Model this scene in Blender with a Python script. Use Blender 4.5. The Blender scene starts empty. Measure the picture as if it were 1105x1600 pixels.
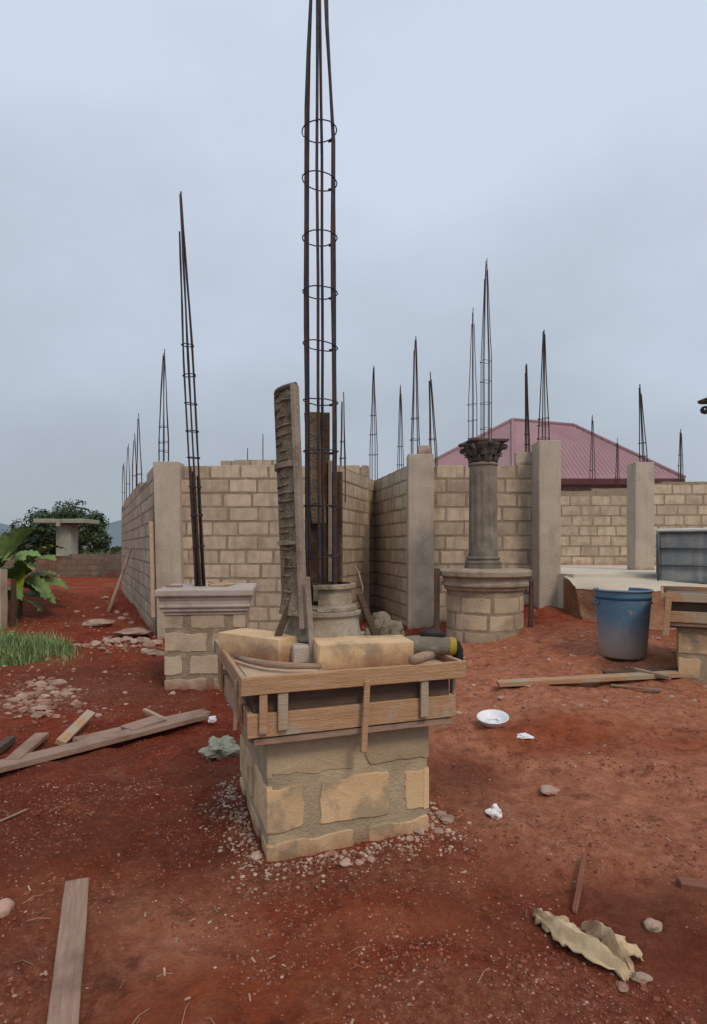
import bpy, math, random
from mathutils import Vector, Matrix, noise, Euler
random.seed(7)
R = math.radians
C = bpy.context.scene.collection

# ------------------------------------------------------------------ camera, sky, sun, exposure
HOR, F, EYE = 855.0, 900.0, 1.5          # horizon row, focal length in photo pixels, eye height
cam_d = bpy.data.cameras.new('camera'); cam = bpy.data.objects.new('camera', cam_d); C.objects.link(cam)
cam_d.sensor_fit = 'HORIZONTAL'; cam_d.sensor_width = 36.0; cam_d.lens = 36.0*F/1105.0
cam_d.shift_y = (HOR-800.0)/1105.0
cam_d.clip_start = 0.05; cam_d.clip_end = 2000
cam.location = (0, 0, EYE); cam.rotation_euler = (R(90), 0, 0)
bpy.context.scene.camera = cam

SUN_EL, SUN_AZ = R(48), R(150)           # azimuth clockwise from +Y
W = bpy.data.worlds.new('World'); bpy.context.scene.world = W; W.use_nodes = True
nt = W.node_tree; nt.nodes.clear()
def wn(t): return nt.nodes.new(t)
out = wn('ShaderNodeOutputWorld'); bg = wn('ShaderNodeBackground'); bg.inputs['Strength'].default_value = 0.1
sky = wn('ShaderNodeTexSky'); sky.sky_type = 'NISHITA'; sky.sun_disc = False
sky.sun_elevation = SUN_EL; sky.sun_rotation = SUN_AZ; sky.dust_density = 3.0
tc = wn('ShaderNodeTexCoord'); mp = wn('ShaderNodeMapping'); mp.inputs['Scale'].default_value = (1.0, 1.0, 1.7)
mp.inputs['Location'].default_value = (0.35, 0.1, 0.2)
ns = wn('ShaderNodeTexNoise'); ns.inputs['Scale'].default_value = 2.3; ns.inputs['Detail'].default_value = 5
ns.inputs['Roughness'].default_value = 0.45
rp = wn('ShaderNodeValToRGB')
rp.color_ramp.elements[0].position = 0.0; rp.color_ramp.elements[0].color = (4.05, 4.6, 5.2, 1)
rp.color_ramp.elements[1].position = 1.0; rp.color_ramp.elements[1].color = (6.75, 7.6, 8.9, 1)
mx = wn('ShaderNodeMix'); mx.data_type = 'RGBA'; mx.inputs['Factor'].default_value = 0.9
nt.links.new(tc.outputs['Generated'], mp.inputs['Vector']); nt.links.new(mp.outputs['Vector'], ns.inputs['Vector'])
sep = wn('ShaderNodeSeparateXYZ'); nt.links.new(tc.outputs['Generated'], sep.inputs[0])      # thinner, brighter cloud overhead and to the right
def madd(a, k, b):
    n = wn('ShaderNodeMath'); n.operation = 'MULTIPLY_ADD'; nt.links.new(a, n.inputs[0]); n.inputs[1].default_value = k
    if isinstance(b, float): n.inputs[2].default_value = b
    else: nt.links.new(b, n.inputs[2])
    return n.outputs[0]
tz = madd(sep.outputs['Z'], 1.6, -0.78); tz = madd(sep.outputs['X'], 0.22, tz); tz = madd(ns.outputs['Fac'], 1.45, tz)
nt.links.new(tz, rp.inputs['Fac'])
nt.links.new(sky.outputs['Color'], mx.inputs['A']); nt.links.new(rp.outputs['Color'], mx.inputs['B'])
nt.links.new(mx.outputs['Result'], bg.inputs['Color']); nt.links.new(bg.outputs['Background'], out.inputs['Surface'])

sd = bpy.data.lights.new('sun', 'SUN'); sd.energy = 1.5; sd.angle = R(14); sd.color = (1.0, 0.83, 0.64)
so = bpy.data.objects.new('sun', sd); C.objects.link(so); so.location = (20, -30, 40)
dv = Vector((math.sin(SUN_AZ)*math.cos(SUN_EL), math.cos(SUN_AZ)*math.cos(SUN_EL), math.sin(SUN_EL)))
so.rotation_euler = dv.to_track_quat('Z', 'Y').to_euler()
vs = bpy.context.scene.view_settings
bpy.context.scene.display_settings.display_device = 'sRGB'
vs.view_transform = 'Standard'; vs.look = 'None'; vs.exposure = 0.0; vs.gamma = 1.0; vs.use_curve_mapping = False

# ------------------------------------------------------------------ materials
def M(name, c1, c2, scale=4, rough=0.9, bump=0.25, bscale=60, stain=None, stain_scale=1.2, stain_pos=(0.5, 0.68),
      island=0.0, grain=False, metal=0.0, trans=0.0, detail=6, spec=0.3, mud=0.0, streak=None):
    m = bpy.data.materials.new(name); m.use_nodes = True; t = m.node_tree; t.nodes.clear()
    N = t.nodes.new; L = t.links.new
    o = N('ShaderNodeOutputMaterial'); b = N('ShaderNodeBsdfPrincipled'); L(b.outputs['BSDF'], o.inputs['Surface'])
    b.inputs['Roughness'].default_value = rough; b.inputs['Metallic'].default_value = metal
    b.inputs['Specular IOR Level'].default_value = spec
    if trans: b.inputs['Transmission Weight'].default_value = trans
    tcn = N('ShaderNodeTexCoord'); mpn = N('ShaderNodeMapping')
    if grain: mpn.inputs['Scale'].default_value = (1.0, 14.0, 14.0)
    L(tcn.outputs['Object'], mpn.inputs['Vector'])
    oi = N('ShaderNodeObjectInfo')
    va = N('ShaderNodeVectorMath'); va.operation = 'ADD'; L(mpn.outputs['Vector'], va.inputs[0])
    cx = N('ShaderNodeCombineXYZ'); mu = N('ShaderNodeMath'); mu.operation = 'MULTIPLY'; mu.inputs[1].default_value = 37.0
    L(oi.outputs['Random'], mu.inputs[0]); L(mu.outputs[0], cx.inputs[0]); L(mu.outputs[0], cx.inputs[1]); L(cx.outputs[0], va.inputs[1])
    n1 = N('ShaderNodeTexNoise'); n1.inputs['Scale'].default_value = scale; n1.inputs['Detail'].default_value = detail; n1.inputs['Roughness'].default_value = 0.6
    L(va.outputs[0], n1.inputs['Vector'])
    r1 = N('ShaderNodeValToRGB'); r1.color_ramp.elements[0].position = 0.3; r1.color_ramp.elements[1].position = 0.7
    r1.color_ramp.elements[0].color = (*c1, 1); r1.color_ramp.elements[1].color = (*c2, 1)
    L(n1.outputs['Fac'], r1.inputs['Fac']); col = r1.outputs['Color']
    if stain:
        n2 = N('ShaderNodeTexNoise'); n2.inputs['Scale'].default_value = stain_scale; n2.inputs['Detail'].default_value = 5; n2.inputs['Roughness'].default_value = 0.65
        va2 = N('ShaderNodeVectorMath'); va2.operation = 'ADD'; L(tcn.outputs['Object'], va2.inputs[0]); L(cx.outputs[0], va2.inputs[1])
        L(va2.outputs[0], n2.inputs['Vector'])
        r2 = N('ShaderNodeValToRGB'); r2.color_ramp.elements[0].position = stain_pos[0]; r2.color_ramp.elements[1].position = stain_pos[1]
        r2.color_ramp.elements[0].color = (0, 0, 0, 1); r2.color_ramp.elements[1].color = (1, 1, 1, 1)
        L(n2.outputs['Fac'], r2.inputs['Fac'])
        mm = N('ShaderNodeMix'); mm.data_type = 'RGBA'; L(r2.outputs['Color'], mm.inputs['Factor']); L(col, mm.inputs['A']); mm.inputs['B'].default_value = (*stain, 1)
        col = mm.outputs['Result']
    if island:
        ge = N('ShaderNodeNewGeometry'); mr = N('ShaderNodeMapRange'); mr.inputs['To Min'].default_value = 1-island; mr.inputs['To Max'].default_value = 1+island
        L(ge.outputs['Random Per Island'], mr.inputs['Value'])
        hs = N('ShaderNodeHueSaturation'); L(mr.outputs[0], hs.inputs['Value']); L(col, hs.inputs['Color']); col = hs.outputs['Color']
    if streak:                                  # cement run-off, long vertical smears
        ms = N('ShaderNodeMapping'); ms.inputs['Scale'].default_value = (9.0, 9.0, 1.1); L(tcn.outputs['Object'], ms.inputs['Vector'])
        n5 = N('ShaderNodeTexNoise'); n5.inputs['Scale'].default_value = 1.0; n5.inputs['Detail'].default_value = 5; L(ms.outputs['Vector'], n5.inputs['Vector'])
        r5 = N('ShaderNodeValToRGB'); r5.color_ramp.elements[0].position = .5; r5.color_ramp.elements[1].position = .7; L(n5.outputs['Fac'], r5.inputs['Fac'])
        m5 = N('ShaderNodeMath'); m5.operation = 'MULTIPLY'; m5.inputs[1].default_value = .6; L(r5.outputs['Color'], m5.inputs[0])
        mm = N('ShaderNodeMix'); mm.data_type = 'RGBA'; L(m5.outputs[0], mm.inputs['Factor']); L(col, mm.inputs['A']); mm.inputs['B'].default_value = (*streak, 1); col = mm.outputs['Result']
    if mud:                                     # red mud splashed up from the soil
        sz = N('ShaderNodeSeparateXYZ'); L(tcn.outputs['Object'], sz.inputs[0])
        n4 = N('ShaderNodeTexNoise'); n4.inputs['Scale'].default_value = 5.0; n4.inputs['Detail'].default_value = 8; n4.inputs['Roughness'].default_value = .7; L(tcn.outputs['Object'], n4.inputs['Vector'])
        ma = N('ShaderNodeMath'); ma.operation = 'MULTIPLY_ADD'; L(n4.outputs['Fac'], ma.inputs[0]); ma.inputs[1].default_value = -1.1*mud; L(sz.outputs['Z'], ma.inputs[2])
        mr4 = N('ShaderNodeMapRange'); mr4.inputs['From Min'].default_value = -.62*mud; mr4.inputs['From Max'].default_value = -.18*mud; mr4.inputs['To Min'].default_value = .85; mr4.inputs['To Max'].default_value = 0; L(ma.outputs[0], mr4.inputs['Value'])
        mm = N('ShaderNodeMix'); mm.data_type = 'RGBA'; L(mr4.outputs[0], mm.inputs['Factor']); L(col, mm.inputs['A']); mm.inputs['B'].default_value = (.24, .095, .055, 1); col = mm.outputs['Result']
    L(col, b.inputs['Base Color'])
    n3 = N('ShaderNodeTexNoise'); n3.inputs['Scale'].default_value = bscale; n3.inputs['Detail'].default_value = 4; L(va.outputs[0], n3.inputs['Vector'])
    ad = N('ShaderNodeMath'); ad.operation = 'MULTIPLY_ADD'; L(n1.outputs['Fac'], ad.inputs[0]); ad.inputs[1].default_value = 0.8; L(n3.outputs['Fac'], ad.inputs[2])
    bp = N('ShaderNodeBump'); bp.inputs['Strength'].default_value = bump; bp.inputs['Distance'].default_value = 0.02
    L(ad.outputs[0], bp.inputs['Height']); L(bp.outputs['Normal'], b.inputs['Normal'])
    return m

m_block = M('sandcrete_block', (.42,.335,.24), (.54,.44,.325), 7, .95, .3, 90, stain=(.31,.235,.165), stain_scale=2.2, stain_pos=(.5,.72), island=.16, mud=.35, streak=(.29,.22,.155))
m_block2 = M('sandcrete_block_near', (.56,.38,.21), (.68,.49,.29), 5, .95, .3, 150, stain=(.38,.29,.185), stain_scale=4.2, stain_pos=(.50,.60), island=.14, mud=.26, detail=9)
m_block3 = M('sandcrete_block_mid', (.44,.345,.24), (.55,.44,.315), 6, .95, .3, 100, stain=(.31,.24,.165), stain_scale=3.0, stain_pos=(.46,.64), island=.12, mud=.3)
m_mortar3 = M('mortar_mid', (.235,.18,.125), (.33,.26,.185), 9, .95, .7, 60, stain=(.40,.315,.22), stain_scale=4, stain_pos=(.5,.68), mud=.3)
m_smear = M('smeared_block', (.36,.275,.175), (.47,.365,.235), 5, .95, .35, 120, stain=(.30,.24,.165), stain_scale=3.2, stain_pos=(.45,.62), island=.15, detail=9)
m_stick = M('reddish_stick', (.16,.06,.035), (.26,.11,.07), 5, .9, .4, 30, grain=True)
m_rubble = M('dusty_rubble', (.26,.14,.095), (.40,.26,.19), 9, .95, .5, 60, stain=(.20,.075,.045), stain_scale=5, stain_pos=(.45,.6), island=.25)
m_tancap = M('tan_cement', (.27,.215,.155), (.39,.32,.24), 6, .9, .35, 70, stain=(.19,.15,.11), stain_scale=4)
m_mortar = M('mortar', (.215,.165,.115), (.31,.245,.175), 9, .95, .5, 60, stain=(.38,.305,.22), stain_scale=2.5, stain_pos=(.53,.73), mud=.35)
m_mortar2 = M('mortar_near', (.29,.23,.15), (.40,.325,.22), 9, .95, .45, 70, stain=(.46,.36,.235), stain_scale=4, stain_pos=(.50,.66), mud=.26)
m_conc = M('pale_concrete', (.41,.35,.275), (.50,.43,.345), 3, .9, .35, 45, stain=(.34,.285,.215), stain_scale=1.6, streak=(.36,.30,.225), mud=.25)
m_slab = M('floor_concrete', (.50,.44,.35), (.60,.535,.43), 1.5, .85, .15, 50, stain=(.5,.42,.32), stain_scale=.8)
m_cap     = M('cast_cap', (.36,.31,.27), (.46,.40,.35), 5, .85, .25, 80, stain=(.27,.21,.16), stain_scale=2)
m_grey = M('grey_cement', (.17,.145,.115), (.26,.225,.18), 5, .9, .3, 80, stain=(.13,.11,.085), stain_scale=3)
m_greydk  = M('dark_cement', (.07,.06,.052), (.14,.12,.10), 8, .9, .5, 60, stain=(.05,.042,.036), stain_scale=5)
m_wood    = M('weathered_wood', (0.26,0.175,0.12), (0.4,0.28,0.2), 5, .85, .4, 30, stain=(.22,.11,.08), stain_scale=2.0, grain=True)
m_woodgr  = M('grey_wood', (0.25,0.155,0.115), (0.38,0.255,0.2), 5, .85, .4, 30, stain=(.17,.09,.07), stain_scale=2.0, grain=True)
m_form = M('formwork_wood', (.38,.21,.11), (.53,.33,.19), 5, .9, .5, 30, stain=(.42,.345,.25), stain_scale=3.6, stain_pos=(.5,.58), grain=True, detail=9)
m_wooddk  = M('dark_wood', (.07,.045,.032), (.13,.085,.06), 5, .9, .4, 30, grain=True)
m_paleply = M('pale_board', (.45,.31,.2), (.56,.42,.3), 3, .85, .2, 30, stain=(.36,.24,.15), grain=True)
m_rebar   = M('rebar_steel', (.035,.03,.036), (.075,.06,.065), 20, .75, .4, 200, stain=(.11,.05,.032), stain_scale=4, metal=.25)
m_rust    = M('rusty_rebar', (.06,.03,.022), (.11,.055,.035), 20, .8, .3, 200, metal=.2)
m_rebarfar= M('far_rebar_steel', (.05,.04,.045), (.10,.075,.075), 20, .8, .3, 200, stain=(.12,.06,.05), stain_scale=3, metal=.2)
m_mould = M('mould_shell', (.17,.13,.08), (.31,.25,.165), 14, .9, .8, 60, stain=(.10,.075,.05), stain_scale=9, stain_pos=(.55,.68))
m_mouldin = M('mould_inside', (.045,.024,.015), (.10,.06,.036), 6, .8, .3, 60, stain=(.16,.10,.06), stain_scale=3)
m_flange  = M('mould_flange', (.26,.20,.155), (.36,.29,.23), 6, .85, .3, 60, stain=(.18,.13,.09), stain_scale=4)
m_basemld = M('base_mould', (.25,.205,.15), (.40,.34,.265), 8, .9, .5, 60, stain=(.15,.12,.085), stain_scale=5)
m_roof = M('red_roof_sheet', (.275,.155,.17), (.33,.195,.21), .6, .75, .05, 8, stain=(.30,.20,.21), stain_scale=.35)
m_fascia  = M('fascia_board', (.09,.03,.035), (.12,.045,.05), 2, .7, .1, 20)
m_plaster = M('grey_plaster', (.30,.285,.26), (.37,.35,.32), 1, .9, .1, 20)
m_glass   = M('dark_glass', (.01,.012,.014), (.02,.022,.025), 2, .15, .0, 10)
m_bwall   = M('boundary_blocks', (0.15,0.105,0.075), (0.21,0.15,0.11), 4, .95, .4, 40, stain=(.16,.06,.04), stain_scale=.8, island=.12)
m_bmort   = M('boundary_mortar', (.11,.085,.068), (.15,.12,.095), 4, .95, .4, 40, stain=(.13,.05,.035), stain_scale=.8)
m_cream = M('cream_paint', (.27,.28,.22), (.34,.345,.275), 2, .8, .1, 40, stain=(.2,.19,.15), stain_scale=1.5)
m_leafdk = M('tree_leaf', (.03,.055,.025), (.06,.10,.045), .8, .6, .1, 20, island=.55)
m_bark    = M('bark', (.08,.06,.045), (.14,.11,.08), 8, .95, .6, 40)
m_banana = M('banana_leaf', (.10,.18,.055), (.19,.28,.10), 3, .65, .5, 10, stain=(.24,.24,.10), stain_scale=3.5, island=.3, spec=.15)
m_bananayl = M('young_banana_leaf', (.22,.30,.03), (.30,.38,.06), 3, .6, .4, 10, spec=.15)
m_bstem   = M('banana_stem', (.12,.13,.06), (.22,.20,.10), 4, .7, .3, 20)
m_grass = M('grass_blade', (.10,.18,.06), (.24,.31,.13), 2, .7, .1, 20, island=.5)
m_stone   = M('rubble_stone', (.30,.20,.15), (.42,.31,.24), 9, .95, .5, 60, stain=(.25,.10,.07), stain_scale=5, island=.2)
m_gravel  = M('gravel_chip', (0.24,0.1,0.065), (0.36,0.19,0.135), 12, .95, .3, 60, stain=(.42,.30,.24), stain_scale=25, stain_pos=(.55,.60), island=.4)
m_crumb = M('mortar_crumb', (.32,.21,.155), (.48,.36,.29), 9, .95, .4, 60, stain=(.26,.11,.07), stain_scale=8, island=.25)
m_clod    = M('soil_clod', (0.16,0.044,0.025), (0.25,0.085,0.05), 12, .97, .6, 60, island=.3)
m_blue    = None
m_white   = M('white_enamel', (.70,.71,.74), (.80,.80,.82), 4, .35, .05, 20, spec=.5)
m_paper   = M('white_paper', (.68,.68,.70), (.8,.8,.82), 8, .8, .2, 30)
m_kraft   = M('kraft_paper', (.48,.36,.21), (.66,.53,.35), 6, .85, .2, 40, stain=(.33,.20,.12), stain_scale=5)
m_plastic = M('green_plastic', (.34,.33,.20), (.50,.47,.33), 6, .5, .2, 30)
m_sack = M('grey_sack', (.15,.125,.085), (.27,.23,.165), 6, .9, .6, 60, stain=(.09,.07,.05), stain_scale=6)
m_tankpan = M('tank_panel', (.125,.145,.155), (.20,.225,.235), 3, .6, .3, 12, stain=(.27,.275,.265), stain_scale=2, streak=(.33,.33,.31))
m_tankfrm = M('tank_frame', (.07,.08,.085), (.12,.13,.135), 5, .5, .1, 30, metal=.4)
m_tanktop = M('tank_lid', (.55,.55,.54), (.66,.66,.65), 5, .6, .1, 30)
m_toolgr = M('tool_body', (.13,.11,.085), (.21,.185,.145), 6, .75, .3, 60, stain=(.28,.23,.17), stain_scale=9)
m_black   = M('black_rubber', (.012,.011,.011), (.025,.022,.02), 6, .6, .1, 60)
m_yellow = M('yellow_plastic', (.30,.215,.03), (.38,.28,.05), 6, .7, .2, 60, stain=(.16,.12,.06), stain_scale=12)
m_straw   = M('dry_straw', (.26,.16,.10), (.40,.28,.19), 6, .9, .1, 60, island=.3)
m_earth   = M('earth_bank', (0.19,0.08,0.04), (0.31,0.15,0.08), 5, .97, .8, 40, stain=(.30,.2,.13), stain_scale=3)
m_hill    = M('distant_hill', (.13,.17,.19), (.16,.20,.22), .02, 1, 0, 1)

def mat_bucket():
    m = M('bucket_plastic', (.085,.175,.27), (.12,.22,.32), 3, .65, .15, 30, stain=(.27,.27,.26), stain_scale=9, stain_pos=(.58,.68))
    t = m.node_tree; N = t.nodes.new; L = t.links.new
    b = next(n for n in t.nodes if n.type == 'BSDF_PRINCIPLED'); src = b.inputs['Base Color'].links[0].from_socket
    tcn = N('ShaderNodeTexCoord'); sx = N('ShaderNodeSeparateXYZ'); L(tcn.outputs['Object'], sx.inputs[0])
    n = N('ShaderNodeTexNoise'); n.inputs['Scale'].default_value = 5; n.inputs['Detail'].default_value = 6; L(tcn.outputs['Object'], n.inputs['Vector'])
    a = N('ShaderNodeMath'); a.operation = 'MULTIPLY_ADD'; L(n.outputs['Fac'], a.inputs[0]); a.inputs[1].default_value = .35; L(sx.outputs['Z'], a.inputs[2])
    r = N('ShaderNodeValToRGB'); r.color_ramp.elements[0].position = .26; r.color_ramp.elements[0].color = (1,1,1,1)
    r.color_ramp.elements[1].position = .66; r.color_ramp.elements[1].color = (0,0,0,1); L(a.outputs[0], r.inputs['Fac'])
    mm = N('ShaderNodeMix'); mm.data_type = 'RGBA'; L(r.outputs['Color'], mm.inputs['Factor']); L(src, mm.inputs['A']); mm.inputs['B'].default_value = (.34,.28,.24,1)
    L(mm.outputs['Result'], b.inputs['Base Color']); return m
m_blue = mat_bucket()

def mat_soil():
    m = bpy.data.materials.new('laterite_soil'); m.use_nodes = True; t = m.node_tree; t.nodes.clear(); N = t.nodes.new; L = t.links.new
    o = N('ShaderNodeOutputMaterial'); b = N('ShaderNodeBsdfPrincipled'); L(b.outputs[0], o.inputs['Surface'])
    b.inputs['Roughness'].default_value = .95; b.inputs['Specular IOR Level'].default_value = .2
    tcn = N('ShaderNodeTexCoord')
    def nz(scale, det=6, rg=.6, loc=(0,0,0)):
        mpn = N('ShaderNodeMapping'); mpn.inputs['Location'].default_value = loc; L(tcn.outputs['Object'], mpn.inputs['Vector'])
        n = N('ShaderNodeTexNoise'); n.inputs['Scale'].default_value = scale; n.inputs['Detail'].default_value = det; n.inputs['Roughness'].default_value = rg
        L(mpn.outputs['Vector'], n.inputs['Vector']); return n.outputs['Fac']
    def ramp(fac, stops):
        r = N('ShaderNodeValToRGB'); e = r.color_ramp.elements
        while len(e) < len(stops): e.new(.5)
        for el, (p, c) in zip(e, stops): el.position = p; el.color = (*c, 1) if len(c) == 3 else c
        L(fac, r.inputs['Fac']); return r.outputs['Color']
    def mix(f, a, bb):
        mm = N('ShaderNodeMix'); mm.data_type = 'RGBA'; L(f, mm.inputs['Factor'])
        for s, k in ((a, 'A'), (bb, 'B')):
            if isinstance(s, tuple): mm.inputs[k].default_value = (*s, 1)
            else: L(s, mm.inputs[k])
        return mm.outputs['Result']
    base = ramp(nz(2.2, 8, .65), [(.30, (0.115,0.0187,0.0088)), (.45, (0.225,0.032,0.0135)), (.60, (0.31,0.056,0.022)), (.75, (0.38,0.115,0.056))])
    fine = ramp(nz(28, 6, .7), [(.3, (0.081,0.0163,0.0084)), (.5, (0.216,0.0459,0.0224)), (.68, (0.4104,0.1406,0.0756))])
    h = N('ShaderNodeMix'); h.data_type = 'RGBA'; h.inputs['Factor'].default_value = .42; L(base, h.inputs['A']); L(fine, h.inputs['B']); col = h.outputs['Result']
    # trampled tan patches of spilt sand and cement
    tanm = ramp(nz(.75, 6, .6, (3.1, 1.7, 0)), [(.50, (0,0,0)), (.66, (.8,.8,.8))])
    col = mix(tanm, col, ramp(nz(18, 6, .7, (5,5,5)), [(.3, (0.162,0.0555,0.0269)), (.7, (0.4104,0.1739,0.0924))]))
    # sand trodden around the middle of the site
    sx = N('ShaderNodeSeparateXYZ'); L(tcn.outputs['Object'], sx.inputs[0])
    dist = N('ShaderNodeVectorMath'); dist.operation = 'DISTANCE'
    sc2 = N('ShaderNodeVectorMath'); sc2.operation = 'MULTIPLY'; sc2.inputs[1].default_value = (1,.55,0); L(tcn.outputs['Object'], sc2.inputs[0])
    L(sc2.outputs[0], dist.inputs[0]); dist.inputs[1].default_value = (1.6, 3.4, 0)
    jit = N('ShaderNodeMath'); jit.operation = 'MULTIPLY_ADD'; L(nz(1.6, 5), jit.inputs[0]); jit.inputs[1].default_value = 2.2; L(dist.outputs['Value'], jit.inputs[2])
    sand = ramp(jit.outputs[0], [(0.0, (.0,.0,.0)), (1.0, (0,0,0))])
    mrn = N('ShaderNodeMapRange'); mrn.inputs['From Min'].default_value = 1.6; mrn.inputs['From Max'].default_value = 4.0
    mrn.inputs['To Min'].default_value = .45; mrn.inputs['To Max'].default_value = 0; L(jit.outputs[0], mrn.inputs['Value'])
    col = mix(mrn.outputs[0], col, ramp(nz(9, 7, .7, (9,2,1)), [(.3, (0.2484,0.0703,0.0308)), (.7, (0.4752,0.1776,0.0868))]))
    at_ = N('ShaderNodeAttribute'); at_.attribute_name = 'patch'; sp_ = N('ShaderNodeSeparateColor'); L(at_.outputs['Color'], sp_.inputs[0])
    edge = nz(3.0, 8, .7, (2, 7, 4))
    def patch(src, k):                          # ragged patch edge
        m_ = N('ShaderNodeMath'); m_.operation = 'MULTIPLY_ADD'; L(edge, m_.inputs[0]); m_.inputs[1].default_value = 1.5; m_.inputs[2].default_value = -.75
        a_ = N('ShaderNodeMath'); a_.operation = 'ADD'; L(src, a_.inputs[0]); L(m_.outputs[0], a_.inputs[1])
        r_ = N('ShaderNodeMapRange'); r_.inputs['From Min'].default_value = .1; r_.inputs['From Max'].default_value = .8; r_.inputs['To Max'].default_value = k; L(a_.outputs[0], r_.inputs['Value']); return r_.outputs[0]
    col = mix(patch(sp_.outputs[0], .95), col, ramp(nz(11, 8, .75, (9, 2, 1)), [(.3, (.32, .13, .072)), (.5, (.50, .235, .145)), (.7, (.66, .38, .255))]))
    col = mix(patch(sp_.outputs[1], .85), col, ramp(nz(9, 8, .7, (4, 4, 1)), [(.3, (.22, .045, .016)), (.55, (.36, .095, .035)), (.75, (.46, .18, .09))]))
    col = mix(patch(sp_.outputs[2], .75), col, ramp(nz(14, 8, .75, (1, 4, 6)), [(.3, (.09, .024, .012)), (.55, (.17, .055, .03)), (.75, (.27, .13, .08))]))
    col = mix(patch(at_.outputs['Alpha'], .6), col, ramp(nz(26, 8, .8, (7, 4, 6)), [(.32, (.13, .045, .026)), (.5, (.27, .12, .072)), (.66, (.48, .29, .20))]))
    dk = ramp(nz(5.5, 7, .7, (6, 1, 2)), [(.34, (.6, .6, .6)), (.46, (0, 0, 0))])
    col = mix(dk, col, ramp(nz(22, 5), [(.3, (.055, .014, .008)), (.7, (.13, .036, .02))]))
    lt = ramp(nz(3.4, 7, .7, (0, 9, 3)), [(.56, (0, 0, 0)), (.72, (.6, .6, .6))])
    col = mix(lt, col, ramp(nz(30, 5), [(.3, (.27, .095, .05)), (.7, (.45, .215, .135))]))
    vo = N('ShaderNodeTexVoronoi'); vo.inputs['Scale'].default_value = 75; L(tcn.outputs['Object'], vo.inputs['Vector'])     # tiny pale chips
    sepc = N('ShaderNodeSeparateColor'); L(vo.outputs['Color'], sepc.inputs[0])
    sel = N('ShaderNodeMath'); sel.operation = 'GREATER_THAN'; sel.inputs[1].default_value = .80; L(sepc.outputs[0], sel.inputs[0])
    near_ = N('ShaderNodeMath'); near_.operation = 'LESS_THAN'; near_.inputs[1].default_value = .42; L(vo.outputs['Distance'], near_.inputs[0])
    both = N('ShaderNodeMath'); both.operation = 'MULTIPLY'; L(sel.outputs[0], both.inputs[0]); L(near_.outputs[0], both.inputs[1])
    dens = N('ShaderNodeMath'); dens.operation = 'MULTIPLY'; L(both.outputs[0], dens.inputs[0]); L(ramp(nz(1.1, 4, .6, (8, 8, 8)), [(.42, (0,0,0)), (.6, (1,1,1))]), dens.inputs[1])
    col = mix(dens.outputs[0], col, ramp(sepc.outputs[1], [(0, (0.2376,0.074,0.042)), (.7, (0.4536,0.1924,0.1176)), (1, (0.648,0.3552,0.2352))]))
    mt = N('ShaderNodeMix'); mt.data_type = 'RGBA'; mt.blend_type = 'MULTIPLY'; mt.inputs['Factor'].default_value = 1; L(col, mt.inputs['A']); mt.inputs['B'].default_value = (1.09, .90, .80, 1); col = mt.outputs['Result']
    L(col, b.inputs['Base Color'])
    hsum = N('ShaderNodeMath'); hsum.operation = 'MULTIPLY_ADD'; L(nz(14, 8, .7), hsum.inputs[0]); hsum.inputs[1].default_value = 2.6; L(nz(70, 5, .7), hsum.inputs[2])
    bp = N('ShaderNodeBump'); bp.inputs['Strength'].default_value = .9; bp.inputs['Distance'].default_value = .035
    L(hsum.outputs[0], bp.inputs['Height']); L(bp.outputs[0], b.inputs['Normal'])
    return m
m_soil = mat_soil()

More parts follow.
